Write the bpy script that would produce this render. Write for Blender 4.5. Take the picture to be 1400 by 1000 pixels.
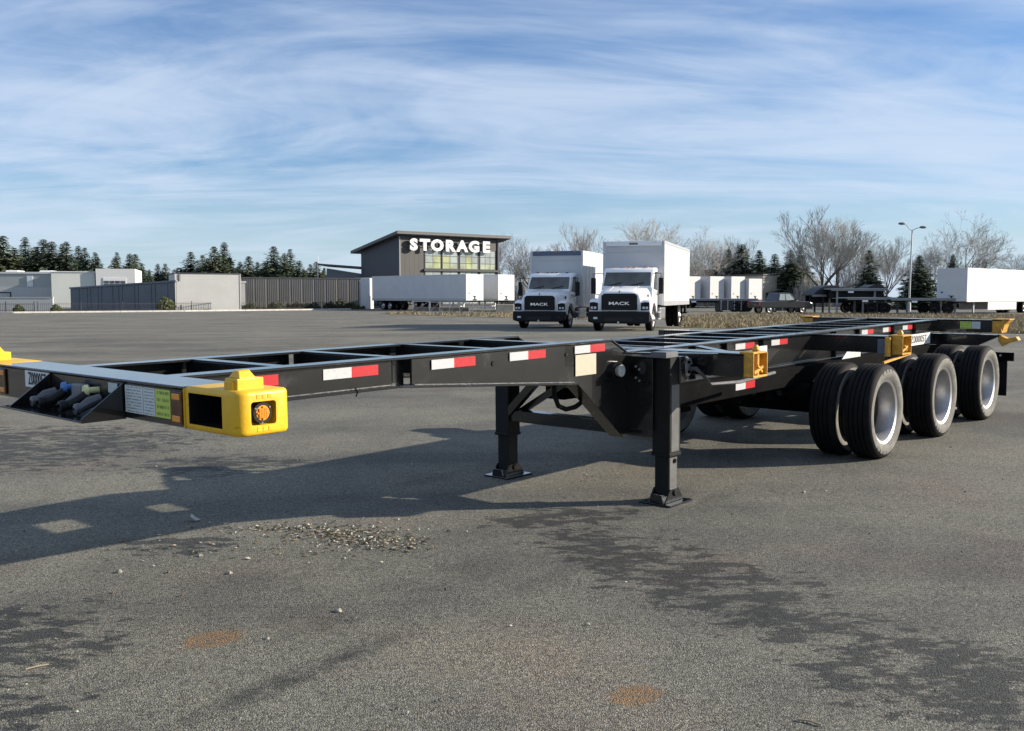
import bpy, bmesh, math, random
import numpy as np
from mathutils import Vector, Matrix
R_ = math.radians
for o in list(bpy.data.objects): bpy.data.objects.remove(o)
scn = bpy.context.scene
COL = scn.collection

# ------------------------------------------------------------------ camera
CAM_H = 1.529
cam = bpy.data.cameras.new('camera'); camo = bpy.data.objects.new('camera', cam); COL.objects.link(camo)
cam.sensor_width = 36.0; cam.lens = 36.0 * 1295.4 / 1400.0
cam.clip_start = 0.05; cam.clip_end = 6000
camo.location = (0, 0, CAM_H); camo.rotation_euler = (math.pi / 2 - math.atan(94 / 1295.4), 0, 0)
scn.camera = camo

# ------------------------------------------------------------------ sky + sun
SUN_EL, SUN_AZ = 21.5, 4.0          # azimuth measured from +x towards +y
class NT:
    """small node helper"""
    def __init__(s, tree): s.t = tree; s.n = tree.nodes; s.l = tree.links
    def add(s, typ, **kw):
        n = s.n.new(typ)
        for k, v in kw.items(): setattr(n, k, v)
        return n
    def link(s, a, b): s.l.new(a, b)
    def val(s, sock, v):
        if hasattr(v, 'is_linked') or isinstance(v, bpy.types.NodeSocket): s.l.new(v, sock)
        else: sock.default_value = v
    def math(s, op, a, b=0.0, c=None, clamp=False):
        n = s.add('ShaderNodeMath', operation=op, use_clamp=clamp)
        s.val(n.inputs[0], a); s.val(n.inputs[1], b)
        if c is not None: s.val(n.inputs[2], c)
        return n.outputs[0]
    def noise(s, vec, scale, detail=3, rough=.5, dist=0.0, out=0):
        n = s.add('ShaderNodeTexNoise'); s.link(vec, n.inputs['Vector'])
        n.inputs['Scale'].default_value = scale; n.inputs['Detail'].default_value = detail
        n.inputs['Roughness'].default_value = rough; n.inputs['Distortion'].default_value = dist
        return n.outputs[out]
    def ramp(s, fac, a, b, smooth=True):
        n = s.add('ShaderNodeMapRange'); n.interpolation_type = 'SMOOTHSTEP' if smooth else 'LINEAR'
        s.link(fac, n.inputs[0]); n.inputs[1].default_value = a; n.inputs[2].default_value = b
        return n.outputs[0]
    def mix(s, fac, a, b, blend='MIX'):
        n = s.add('ShaderNodeMix', data_type='RGBA', blend_type=blend)
        s.val(n.inputs[0], fac)
        for i, v in ((6, a), (7, b)):
            if isinstance(v, (tuple, list)): n.inputs[i].default_value = (*v[:3], 1)
            else: s.link(v, n.inputs[i])
        return n.outputs[2]
    def mapping(s, vec, scale=(1, 1, 1), rot=(0, 0, 0), loc=(0, 0, 0)):
        n = s.add('ShaderNodeMapping'); s.link(vec, n.inputs[0])
        n.inputs['Scale'].default_value = scale; n.inputs['Rotation'].default_value = rot; n.inputs['Location'].default_value = loc
        return n.outputs[0]

world = bpy.data.worlds.new('World'); scn.world = world; world.use_nodes = True
w = NT(world.node_tree); w.n.clear()
wo = w.add('ShaderNodeOutputWorld'); bg = w.add('ShaderNodeBackground'); w.link(bg.outputs[0], wo.inputs[0])
bg.inputs[1].default_value = 0.060
sky = w.add('ShaderNodeTexSky', sky_type='NISHITA'); sky.sun_disc = False
sky.sun_elevation = R_(SUN_EL); sky.sun_rotation = R_(90 - SUN_AZ); sky.altitude = 50
sky.air_density = 1.0; sky.dust_density = 0.6; sky.ozone_density = 1.6
tc = w.add('ShaderNodeTexCoord')
sep = w.add('ShaderNodeSeparateXYZ'); w.link(tc.outputs['Generated'], sep.inputs[0])
den = w.math('ADD', w.math('MAXIMUM', sep.outputs[2], 0.0), 0.17)
cx = w.math('DIVIDE', sep.outputs[0], den); cy = w.math('DIVIDE', sep.outputs[1], den)
comb = w.add('ShaderNodeCombineXYZ'); w.link(cx, comb.inputs[0]); w.link(cy, comb.inputs[1])
c0 = comb.outputs[0]
m1 = w.mapping(c0, (0.50, 1.0, 1), (0, 0, R_(-22)), (3.1, 1.7, 0))
n1 = w.noise(m1, 1.15, 8, .56, 1.6)
m2 = w.mapping(c0, (0.50, 1.35, 1), (0, 0, R_(16)), (7.3, 4.1, 0))
n2 = w.noise(m2, 1.9, 8, .60, 1.6)
big = w.noise(w.mapping(c0, (.30, .55, 1), (0, 0, R_(-8)), (11.2, 3.3, 0)), 1.2, 2, .5, .3)
s1 = w.math('ADD', w.math('MULTIPLY', n1, .64), w.math('MULTIPLY', n2, .36))
s1 = w.math('ADD', s1, w.math('MULTIPLY', w.math('SUBTRACT', big, .5), .55))
cl = w.ramp(s1, .30, .68, True)
horiz = w.math('SUBTRACT', 1.0, w.ramp(sep.outputs[2], 0.0, 0.15, True))
cl = w.math('MULTIPLY', cl, .80)
haze = w.math('MULTIPLY', horiz, .74)
skyc = w.mix(1.0, sky.outputs[0], (.76, 1.0, 1.34), 'MULTIPLY')
c1 = w.mix(haze, skyc, (5.2, 6.6, 7.7))
c2 = w.mix(cl, c1, (6.1, 7.1, 8.6))
w.link(c2, bg.inputs[0])

sun = bpy.data.lights.new('sun', 'SUN'); suno = bpy.data.objects.new('sun', sun); COL.objects.link(suno)
sun.energy = 5.0; sun.angle = R_(.53); sun.color = (1.0, .89, .74)
sd = Vector((math.cos(R_(SUN_EL)) * math.cos(R_(SUN_AZ)), math.cos(R_(SUN_EL)) * math.sin(R_(SUN_AZ)), math.sin(R_(SUN_EL))))
suno.rotation_euler = sd.to_track_quat('Z', 'Y').to_euler(); suno.location = (40, 10, 30)
vs = scn.view_settings
vs.view_transform = 'Standard'; vs.look = 'None'; vs.exposure = 0.88; vs.gamma = 1.0; vs.use_curve_mapping = False
scn.cycles.max_bounces = 6; scn.cycles.diffuse_bounces = 3; scn.cycles.glossy_bounces = 3; scn.cycles.transparent_max_bounces = 8

# ------------------------------------------------------------------ ground heights: the lot falls slightly towards the front left
PA, PB, PC = 0.007845, 0.010538, -0.00013
def sstep(a, b, x):
    t = min(max((x - a) / (b - a), 0.0), 1.0); return t * t * (3 - 2 * t)
def gz(x, y):
    r = math.hypot(x, max(y, 0.0))
    return (PC + PA * x + PB * y) * (1 - sstep(17, 56, r))

# ------------------------------------------------------------------ materials
MATS = {}
def mat(name, col, rough=.6, metal=0.0, var=0.0, vscale=6.0, bump=0.0, bscale=40.0, spec=.5, coat=0.0, dirt=None, dscale=3.0, dlo=.55, dhi=.75, emit=None):
    if name in MATS: return MATS[name]
    m = bpy.data.materials.new(name); m.use_nodes = True; t = NT(m.node_tree)
    b = t.n['Principled BSDF']
    b.inputs['Roughness'].default_value = rough; b.inputs['Metallic'].default_value = metal
    b.inputs['Specular IOR Level'].default_value = spec; b.inputs['Coat Weight'].default_value = coat
    b.inputs['Base Color'].default_value = (*col, 1)
    tcn = t.add('ShaderNodeTexCoord'); vec = tcn.outputs['Object']
    c = None
    if var > 0:
        nf = t.noise(vec, vscale, 5, .6)
        c = t.mix(t.ramp(nf, .3, .7), tuple(x * (1 - var) for x in col), tuple(min(1, x * (1 + var)) for x in col))
    if dirt:
        nd = t.ramp(t.noise(vec, dscale, 6, .65, .3), dlo, dhi)
        c = t.mix(nd, c if c is not None else col, dirt)
        r2 = t.math('ADD', rough, t.math('MULTIPLY', nd, .25), clamp=True); t.link(r2, b.inputs['Roughness'])
    if c is not None: t.link(c, b.inputs['Base Color'])
    if bump > 0:
        bn = t.add('ShaderNodeBump'); bn.inputs['Strength'].default_value = bump; bn.inputs['Distance'].default_value = .01
        t.link(t.noise(vec, bscale, 4, .6), bn.inputs['Height']); t.link(bn.outputs[0], b.inputs['Normal'])
    if emit:
        b.inputs['Emission Color'].default_value = (*emit[0], 1); b.inputs['Emission Strength'].default_value = emit[1]
    MATS[name] = m; return m

black = mat('chassis black paint', (.0055, .006, .0065), .24, var=.3, vscale=3, bump=.015, bscale=25, spec=.5, coat=.6, dirt=(.030, .029, .027), dscale=3.2, dlo=.54, dhi=.86)
blackm = mat('dull black steel', (.005, .005, .0055), .85, var=.3, bump=.1, bscale=30, spec=.03)
yellow = mat('casting yellow paint', (.70, .41, .012), .42, var=.08, vscale=8, bump=.12, bscale=70, dirt=(.22, .115, .02), dscale=16, dlo=.60, dhi=.74)
ochre = mat('weathered ochre casting', (.55, .29, .03), .45, var=.2, vscale=20, bump=.3, bscale=90, dirt=(.20, .09, .02), dscale=14, dlo=.5, dhi=.8)
tape_w = mat('white reflective tape', (.43, .44, .45), .35, var=.08, vscale=60)
tape_r = mat('red reflective tape', (.40, .012, .016), .35, var=.12, vscale=60)
rubber = mat('tyre tread rubber', (.007, .007, .0075), .75, var=.3, vscale=12, bump=.15, bscale=60, spec=.15)
sidewall = mat('dusty tyre sidewall', (.165, .162, .150), .85, var=.2, vscale=9, bump=.1, bscale=80, spec=.2, dirt=(.085, .083, .077), dscale=7, dlo=.5, dhi=.8)
raised = mat('raised sidewall lettering', (.04, .04, .038), .8)
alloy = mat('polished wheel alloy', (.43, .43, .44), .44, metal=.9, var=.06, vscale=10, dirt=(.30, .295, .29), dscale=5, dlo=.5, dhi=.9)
steel = mat('bare galvanised steel', (.42, .43, .44), .45, metal=.7, var=.15, vscale=15)
cream = mat('cream paper label', (.40, .37, .28), .6, var=.05, vscale=20)
amber = mat('amber lens', (.78, .29, .03), .22, var=.12, vscale=300, coat=.5)
redlens = mat('red lens', (.55, .01, .012), .2, coat=.5)
white = mat('white fleet paint', (.78, .79, .80), .32, var=.03, vscale=2, coat=.25, dirt=(.66, .66, .64), dscale=1.3, dlo=.6, dhi=.95)
panelw = mat('white van panel', (.54, .545, .55), .45, var=.04, vscale=1.2, dirt=(.45, .45, .43), dscale=.9, dlo=.55, dhi=.9)
glass = mat('dark window glass', (.035, .045, .048), .05, spec=.8, var=.7, vscale=1.4)
chrome = mat('chrome', (.75, .75, .76), .15, metal=1.0)
plastic = mat('black plastic', (.007, .0078, .009), .5, bump=.1, bscale=60, spec=.25)
lamp_glass = mat('clear lamp lens', (.62, .66, .70), .12, coat=.6)
blueair = mat('blue air coupling', (.07, .20, .50), .5)

def lined(name, base, ink, rows, x0=.08, x1=.92, title=None):
    """flat print: a sticker with rows of tiny text, uses generated coords"""
    m = bpy.data.materials.new(name); m.use_nodes = True; t = NT(m.node_tree); b = t.n['Principled BSDF']; b.inputs['Roughness'].default_value = .4
    g = t.add('ShaderNodeTexCoord'); uv = t.add('ShaderNodeSeparateXYZ'); t.link(g.outputs['UV'], uv.inputs[0])
    u, v = uv.outputs[0], uv.outputs[1]
    fr = t.math('FRACT', t.math('MULTIPLY', v, rows))
    line = t.math('LESS_THAN', t.math('ABSOLUTE', t.math('SUBTRACT', fr, .5)), .22)
    nz = t.noise(t.mapping(g.outputs['UV'], (26, rows * 1.0, 1)), 1.0, 2)
    word = t.math('GREATER_THAN', nz, .44)
    inside = t.math('MULTIPLY', t.math('GREATER_THAN', u, x0), t.math('LESS_THAN', u, x1))
    fac = t.math('MULTIPLY', t.math('MULTIPLY', line, word), inside)
    t.link(t.mix(t.math('MULTIPLY', fac, .75), base, ink), b.inputs['Base Color'])
    MATS[name] = m; return m
st_white = lined('white notice sticker', (.60, .64, .63), (.10, .12, .14), 9)
st_green = lined('lime notice sticker', (.50, .62, .10), (.08, .12, .04), 4)

# ------------------------------------------------------------------ mesh builder
class MB:
    def __init__(s): s.v = []; s.f = []; s.m = []; s.cm = 0
    def mat(s, i): s.cm = i; return s
    def add(s, vs, fs):
        o = len(s.v); s.v.extend([tuple(v) for v in vs])
        for f in fs: s.f.append(tuple(o + i for i in f)); s.m.append(s.cm)
        return s
    def box(s, x0, x1, y0, y1, z0, z1):
        if x0 > x1: x0, x1 = x1, x0
        if y0 > y1: y0, y1 = y1, y0
        if z0 > z1: z0, z1 = z1, z0
        vs = [(x0,y0,z0),(x1,y0,z0),(x1,y1,z0),(x0,y1,z0),(x0,y0,z1),(x1,y0,z1),(x1,y1,z1),(x0,y1,z1)]
        return s.add(vs, [(0,3,2,1),(4,5,6,7),(0,1,5,4),(1,2,6,5),(2,3,7,6),(3,0,4,7)])
    def prism(s, poly, axis, a, b):
        """polygon in the plane normal to axis; for 'y' poly is (x,z), 'x' (y,z), 'z' (x,y)"""
        if a > b: a, b = b, a
        ar = sum(poly[i][0]*poly[(i+1)%len(poly)][1]-poly[(i+1)%len(poly)][0]*poly[i][1] for i in range(len(poly)))
        P = list(poly) if ar > 0 else list(poly)[::-1]
        n = len(P)
        def mk(p, c):
            return {'x': (c, p[0], p[1]), 'y': (p[0], c, p[1]), 'z': (p[0], p[1], c)}[axis]
        vs = [mk(p, a) for p in P] + [mk(p, b) for p in P]
        sides = [(i, (i+1) % n, n + (i+1) % n, n + i) for i in range(n)]
        fs = [tuple(range(n))[::-1], tuple(range(n, 2*n))] + sides
        if axis == 'y': fs = [f[::-1] for f in fs]
        return s.add(vs, fs)
    def cyl(s, p0, p1, r0, r1=None, seg=12, caps=True):
        r1 = r0 if r1 is None else r1
        p0, p1 = Vector(p0), Vector(p1); d = (p1 - p0).normalized()
        u = d.orthogonal().normalized(); v = d.cross(u)
        vs = []
        for p, r in ((p0, r0), (p1, r1)):
            for i in range(seg):
                a = 2 * math.pi * i / seg; vs.append(p + (u * math.cos(a) + v * math.sin(a)) * r)
        fs = [(i, (i+1) % seg, seg + (i+1) % seg, seg + i) for i in range(seg)]
        if caps: fs += [tuple(range(seg))[::-1], tuple(range(seg, 2*seg))]
        return s.add(vs, fs)
    def bar(s, p0, p1, wd, ht, up=(0, 0, 1)):
        """rectangular bar between two points"""
        p0, p1 = Vector(p0), Vector(p1); d = (p1 - p0).normalized(); u = Vector(up).cross(d)
        if u.length < 1e-4: u = Vector((1, 0, 0)).cross(d)
        u.normalize(); v = d.cross(u)
        vs = []
        for p in (p0, p1):
            for a, b in ((-1,-1),(1,-1),(1,1),(-1,1)): vs.append(p + u*a*wd/2 + v*b*ht/2)
        return s.add(vs, [(0,1,5,4),(1,2,6,5),(2,3,7,6),(3,0,4,7),(3,2,1,0),(4,5,6,7)])
    def tube(s, pts, r, seg=8):
        pts = [Vector(p) for p in pts]; rings = []
        for i, p in enumerate(pts):
            d = (pts[min(i+1, len(pts)-1)] - pts[max(i-1, 0)]).normalized()
            ref = Vector((0.13, .29, .95)); u = (ref - d*ref.dot(d)).normalized(); v = d.cross(u)
            rr = r[i] if isinstance(r, (list, tuple)) else r
            rings.append([p + (u*math.cos(2*math.pi*k/seg) + v*math.sin(2*math.pi*k/seg))*rr for k in range(seg)])
        vs = [q for ring in rings for q in ring]; fs = []
        for i in range(len(pts)-1):
            for k in range(seg):
                a, b = i*seg + k, i*seg + (k+1) % seg; fs.append((a, b, b+seg, a+seg))
        fs += [tuple(range(seg))[::-1], tuple(range((len(pts)-1)*seg, len(pts)*seg))]
        return s.add(vs, fs)
    def lathe(s, prof, seg=48, center=(0,0,0), axis='y', close=True):
        """profile list of (radius, offset along axis), closed loop or open"""
        n = len(prof); vs = []
        for i in range(seg):
            a = 2*math.pi*i/seg; c, sn = math.cos(a), math.sin(a)
            for r, o in prof:
                q = {'y': (r*c, o, r*sn), 'x': (o, r*c, r*sn), 'z': (r*c, r*sn, o)}[axis]
                vs.append((q[0]+center[0], q[1]+center[1], q[2]+center[2]))
        fs = []
        for i in range(seg):
            j = (i+1) % seg
            for k in range(n if close else n-1):
                l = (k+1) % n; fs.append((i*n+k, i*n+l, j*n+l, j*n+k))
        return s.add(vs, fs)
    def loft(s, secs, caps=True):
        n = len(secs[0]); vs = [p for sec in secs for p in sec]; fs = []
        for i in range(len(secs)-1):
            for k in range(n):
                l = (k+1) % n; fs.append((i*n+k, i*n+l, (i+1)*n+l, (i+1)*n+k))
        if caps: fs += [tuple(range(n))[::-1], tuple(range((len(secs)-1)*n, len(secs)*n))]
        return s.add(vs, fs)
    def mesh(s, name, mats, flip=False, tau=0.0, bevel=0.0, bseg=1, smooth=0.0, fixn=True):
        vs = [(v[0], -v[1] if flip else v[1], v[2] + tau*v[0]) for v in s.v]
        me = bpy.data.meshes.new(name); me.from_pydata(vs, [], s.f)
        me.polygons.foreach_set('material_index', s.m)
        for m_ in (mats if isinstance(mats, (list, tuple)) else [mats]): me.materials.append(m_)
        if bevel > 0 or fixn:
            bm = bmesh.new(); bm.from_mesh(me)
            if fixn: bmesh.ops.recalc_face_normals(bm, faces=bm.faces)
            if bevel > 0:
                ed = [e for e in bm.edges if len(e.link_faces) == 2 and e.calc_face_angle(0) > .5]
                bmesh.ops.bevel(bm, geom=ed, offset=bevel, segments=bseg, affect='EDGES', profile=.5, clamp_overlap=True)
            bm.to_mesh(me); bm.free()
        if smooth > 0:
            me.polygons.foreach_set('use_smooth', [True]*len(me.polygons)); me.set_sharp_from_angle(angle=R_(smooth))
        me.update(); return me
    def build(s, name, mats, parent=None, **kw):
        return put(name, s.mesh(name, mats, **kw), parent)

def put(name, data, parent=None):
    o = bpy.data.objects.new(name, data); COL.objects.link(o)
    if parent is not None: o.parent = parent
    return o
def tag(o, label=None, cat=None, group=None, kind=None):
    if label: o['label'] = label
    if cat: o['category'] = cat
    if group: o['group'] = group
    if kind: o['kind'] = kind
    return o
def thing(name, label, cat, loc=(0,0,0), rz=0.0, group=None):
    o = put(name, None); o.location = loc; o.rotation_euler = (0, 0, rz); o.empty_display_size = .3
    return tag(o, label, cat, group)
def copy_tree(o, parent=None):
    c = o.copy(); COL.objects.link(c); c.parent = parent
    for ch in list(o.children): copy_tree(ch, c)
    return c
def cut(me, cutters):
    """subtract cutter meshes from a mesh, returns a new mesh"""
    ob = bpy.data.objects.new('tmp', me); COL.objects.link(ob); tmp = [ob]
    for cme in cutters:
        c = bpy.data.objects.new('tmpc', cme); COL.objects.link(c); tmp.append(c)
        md = ob.modifiers.new('b', 'BOOLEAN'); md.operation = 'DIFFERENCE'; md.object = c; md.solver = 'EXACT'
        try: md.material_mode = 'TRANSFER'
        except Exception: pass
    dg = bpy.context.evaluated_depsgraph_get()
    out = bpy.data.meshes.new_from_object(ob.evaluated_get(dg))
    for t_ in tmp: bpy.data.objects.remove(t_)
    return out
def quad_uv(p, name, m, parent, thick=.002):
    """a thin sticker: p = 4 corners (bottom-left, bottom-right, top-right, top-left) with UVs"""
    p = [Vector(q) for q in p]; n = (p[1]-p[0]).cross(p[3]-p[0]).normalized()*thick
    me = bpy.data.meshes.new(name); vs = [q + n for q in p] + [q - n for q in p]
    me.from_pydata(vs, [], [(0,1,2,3),(4,7,6,5),(0,4,5,1),(1,5,6,2),(2,6,7,3),(3,7,4,0)])
    uv = me.uv_layers.new(name='UVMap'); cs = [(0,0),(1,0),(1,1),(0,1)]
    for li, lp in enumerate(me.loops): uv.data[li].uv = cs[lp.vertex_index % 4]
    me.materials.append(m); return put(name, me, parent)
def text_mesh(txt, size, extrude=.004, bold=0.0, sx=1.0, align='CENTER'):
    cu = bpy.data.curves.new('txt', 'FONT'); cu.body = txt; cu.size = size; cu.extrude = extrude; cu.offset = bold*size
    cu.align_x = align; cu.align_y = 'CENTER'; cu.resolution_u = 3
    ob = bpy.data.objects.new('txt', cu); COL.objects.link(ob); dg = bpy.context.evaluated_depsgraph_get()
    dg.update(); me = bpy.data.meshes.new_from_object(ob.evaluated_get(dg)); bpy.data.objects.remove(ob)
    me.transform(Matrix.Diagonal((sx, 1, 1, 1))); return me
def lettering(name, txt, size, m, parent, origin, xdir, ydir, **kw):
    me = text_mesh(txt, size, **kw); x, y = Vector(xdir).normalized(), Vector(ydir).normalized(); z = x.cross(y)
    M = Matrix(((x.x, y.x, z.x, origin[0]), (x.y, y.y, z.y, origin[1]), (x.z, y.z, z.z, origin[2]), (0, 0, 0, 1)))
    me.transform(M); me.materials.clear(); me.materials.append(m); return put(name, me, parent)
#SPLIT1
# ================================================================== ground
def asphalt():
    m = bpy.data.materials.new('worn asphalt'); m.use_nodes = True; t = NT(m.node_tree); b = t.n['Principled BSDF']
    g = t.add('ShaderNodeTexCoord'); vec = g.outputs['Object']
    def vor(scale):
        v = t.add('ShaderNodeTexVoronoi'); t.link(vec, v.inputs['Vector']); v.inputs['Scale'].default_value = scale; return v
    v1 = vor(150.0); v2 = vor(84.0)
    s1 = t.add('ShaderNodeSeparateColor'); t.link(v1.outputs['Color'], s1.inputs[0])
    s2 = t.add('ShaderNodeSeparateColor'); t.link(v2.outputs['Color'], s2.inputs[0])
    grain = t.math('ADD', t.math('MULTIPLY', s1.outputs[0], .6), t.math('MULTIPLY', s2.outputs[0], .4))
    gap = t.ramp(v1.outputs['Distance'], .45, .75)
    col = t.mix(t.ramp(grain, .12, .88, False), (.063, .064, .056), (.272, .266, .222))
    col = t.mix(t.math('MULTIPLY', gap, .55), col, (.035, .035, .034))
    white_st = t.math('GREATER_THAN', s1.outputs[1], .965)
    col = t.mix(t.math('MULTIPLY', white_st, .7), col, (.36, .35, .32))
    # broad tone
    n1 = t.noise(vec, .34, 5, .6, .5); n2 = t.noise(t.mapping(vec, (.10, .55, 1), (0, 0, R_(8))), 1.0, 5, .6, .6); n3 = t.noise(vec, 1.7, 5, .6)
    tone = t.math('ADD', t.math('ADD', t.math('MULTIPLY', n1, .5), t.math('MULTIPLY', n2, .62)), t.math('MULTIPLY', n3, .28))
    col = t.mix(t.ramp(tone, .52, .86), t.mix(1, col, (.56, .57, .60), 'MULTIPLY'), t.mix(1, col, (1.10, 1.08, 1.02), 'MULTIPLY'))
    pink = t.ramp(t.noise(t.mapping(vec, (1, 1, 1), loc=(4.3, 2.2, 0)), .75, 3, .5), .54, .72)
    col = t.mix(t.math('MULTIPLY', pink, .55), col, t.mix(1, col, (1.12, .94, .92), 'MULTIPLY'))
    def ell(cx, cy, rx, ry, rot, soft=.25):
        mp = t.add('ShaderNodeMapping', vector_type='TEXTURE'); t.link(vec, mp.inputs[0])
        mp.inputs['Location'].default_value = (cx, cy, 0); mp.inputs['Rotation'].default_value = (0, 0, R_(rot)); mp.inputs['Scale'].default_value = (rx, ry, 1000)
        ln = t.add('ShaderNodeVectorMath', operation='LENGTH'); t.link(mp.outputs[0], ln.inputs[0])
        return t.math('SUBTRACT', 1.0, t.ramp(ln.outputs['Value'], soft, 1.0))
    reg = None
    for e in ((.95, 4.85, 2.4, .85, -58), (.25, 6.2, 1.1, .5, 10), (-2.3, 4.0, 1.0, 1.1, 0), (-4.9, 9.2, 3.2, 2.6, 0), (-2.6, 8.2, 1.5, .8, 0), (1.7, 3.6, 1.0, .8, 0), (-1.9, 3.3, .6, .4, 20), (-2.0, 5.6, .6, .4, 0), (-7, 16, 5, 3, 0)):
        q = ell(*e); reg = q if reg is None else t.math('MAXIMUM', reg, q)
    pn = t.noise(t.mapping(vec, (.85, 1.7, 1), (0, 0, R_(10))), 6.6, 9, .70, .2)
    far = t.math('MULTIPLY', t.ramp(t.noise(t.mapping(vec, (.06, .22, 1)), 1.0, 3), .5, .7), .35)
    thr = t.math('SUBTRACT', .70, t.math('MULTIPLY', t.math('MAXIMUM', reg, far), .225))
    patch = t.ramp(t.math('SUBTRACT', t.math('ADD', pn, t.math('MULTIPLY', t.math('SUBTRACT', grain, .5), .05)), thr), -.004, .010)
    streak = t.math('MULTIPLY', ell(-.86, 3.64, .85, .11, 52), t.ramp(t.noise(t.mapping(vec, (1, 1, 1), (0, 0, R_(-52))), 7.0, 5, .7), .3, .62))
    patch = t.math('MAXIMUM', patch, t.math('MULTIPLY', streak, .85))
    col = t.mix(patch, col, t.mix(1, col, (.30, .315, .34), 'MULTIPLY'))
    def arc(cx, cy, r, wd):
        ln = t.add('ShaderNodeVectorMath', operation='DISTANCE'); t.link(t.mapping(vec, (1, 1, 0)), ln.inputs[0]); ln.inputs[1].default_value = (cx, cy, 0)
        d_ = t.math('ABSOLUTE', t.math('SUBTRACT', ln.outputs['Value'], r))
        return t.math('SUBTRACT', 1.0, t.ramp(d_, wd*.4, wd))
    tr = t.math('MAXIMUM', t.math('MAXIMUM', arc(-9.0, 12.5, 11.6, .13), arc(-9.0, 12.5, 11.95, .12)), t.math('MAXIMUM', arc(-11.0, 16.0, 15.3, .12), arc(-11.0, 16.0, 13.4, .14)))
    tr = t.math('MULTIPLY', tr, t.ramp(t.noise(vec, 1.3, 4, .6), .42, .66))
    col = t.mix(t.math('MULTIPLY', tr, .5), col, t.mix(1, col, (.52, .53, .55), 'MULTIPLY'))
    # rust spills
    rn = t.noise(vec, 24.0, 5, .7); 
    r1 = t.math('MAXIMUM', ell(-1.31, 4.06, .20, .15, 38), ell(.46, 3.45, .17, .12, 35))
    rust = t.ramp(t.math('ADD', r1, t.math('MULTIPLY', t.math('SUBTRACT', rn, .5), 2.0)), .22, .70)
    rust = t.math('MULTIPLY', rust, t.ramp(grain, .25, .6))
    col = t.mix(t.math('MULTIPLY', rust, .8), col, (.22, .118, .042))
    t.link(col, b.inputs['Base Color'])
    t.link(t.math('SUBTRACT', .88, t.math('MULTIPLY', patch, .14)), b.inputs['Roughness'])
    b.inputs['Specular IOR Level'].default_value = .35
    bn = t.add('ShaderNodeBump'); bn.inputs['Strength'].default_value = .75; bn.inputs['Distance'].default_value = .006
    hgt = t.math('ADD', t.math('SUBTRACT', 1.0, v1.outputs['Distance']), t.math('MULTIPLY', s1.outputs[2], .5))
    t.link(hgt, bn.inputs['Height']); t.link(bn.outputs[0], b.inputs['Normal'])
    return m
xs = np.unique(np.concatenate([np.arange(-72, 72.1, 3), [-1500, -900, -500, -300, -180, -120, -90, 90, 120, 180, 300, 500, 900, 1500]]))
ys = np.unique(np.concatenate([np.arange(-60, 0, 10), np.arange(0, 70, 2.0), np.arange(70, 130, 10), [150, 200, 300, 450, 700, 1000, 1500, 2500]]))
gv = [(float(x), float(y), gz(x, y)) for y in ys for x in xs]; nx = len(xs)
gf = [(j*nx+i, j*nx+i+1, (j+1)*nx+i+1, (j+1)*nx+i) for j in range(len(ys)-1) for i in range(nx-1)]
gm = bpy.data.meshes.new('ground'); gm.from_pydata(gv, [], gf); gm.polygons.foreach_set('use_smooth', [True]*len(gf)); gm.materials.append(asphalt())
tag(put('ground', gm), kind='structure')

def sheet(name, poly, m, dz=.02, sub=10):
    """flat sheet following the ground, from a polygon, triangulated on a fan of quads"""
    me = bpy.data.meshes.new(name); bm = bmesh.new()
    f = bm.faces.new([bm.verts.new((x, y, 0)) for x, y in poly])
    bmesh.ops.triangulate(bm, faces=[f]); 
    for _ in range(4): bmesh.ops.subdivide_edges(bm, edges=[e for e in bm.edges if e.calc_length() > sub], cuts=1)
    bmesh.ops.triangulate(bm, faces=bm.faces)
    for v in bm.verts: v.co.z = gz(v.co.x, v.co.y) + dz
    bmesh.ops.recalc_face_normals(bm, faces=bm.faces)
    if bm.faces[0:1] and sum(f.normal.z for f in bm.faces) < 0: bmesh.ops.reverse_faces(bm, faces=bm.faces)
    bm.to_mesh(me); bm.free(); me.materials.append(m); return tag(put(name, me), kind='structure')
earth = mat('dry straw earth', (.16, .135, .085), .95, var=.35, vscale=.8, bump=.4, bscale=20, dirt=(.10, .095, .05), dscale=.25, dlo=.5, dhi=.7)
soil = mat('planting bed soil', (.075, .065, .048), .95, var=.4, vscale=1.5, bump=.5, bscale=12)
GRASS = [(7.9, 43.5), (11.8, 39.0), (17.0, 34.0), (30, 33), (75, 40), (95, 78), (44, 80), (19, 88), (10.5, 66)]
sheet('dry_grass_verge', GRASS, earth, .02, 6)
sheet('gravel_bed', [(-12, 86), (-9.5, 81), (1.5, 66), (7, 62), (9, 70), (4, 92), (-8, 95)], earth, .02, 8)
sheet('planting_bed', [(-60, 86), (-46, 88.6), (-33.5, 98.2), (-19, 113), (-15, 120), (-60, 120)], soil, .03, 12)

# kerb along the left edge of the lot, one piece per run
conc = mat('pale concrete', (.46, .45, .42), .85, var=.12, vscale=3, bump=.2, bscale=30)
kpts = [(-62, 85.3), (-46, 87.5), (-33.5, 97), (-19, 112)]
k = MB()
kerb = thing('kerb', 'pale concrete kerb along the far left edge of the asphalt lot', 'kerb', (-40, 92, 0))
for a, b in zip(kpts[:-1], kpts[1:]):
    L = math.dist(a, b); n = max(1, int(L / 3.0)); ang = math.atan2(b[1]-a[1], b[0]-a[0])
    me_ = MB().box(0, L/n - .02, -.09, .09, 0, .16).mesh('kerb_stone', conc, bevel=.015)
    for i in range(n):
        t_ = i/n; o = put('kerb_stone', me_, kerb)
        x, y = a[0]+(b[0]-a[0])*t_, a[1]+(b[1]-a[1])*t_
        o.location = (x+40, y-92, gz(x, y)); o.rotation_euler = (0, 0, ang)

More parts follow.
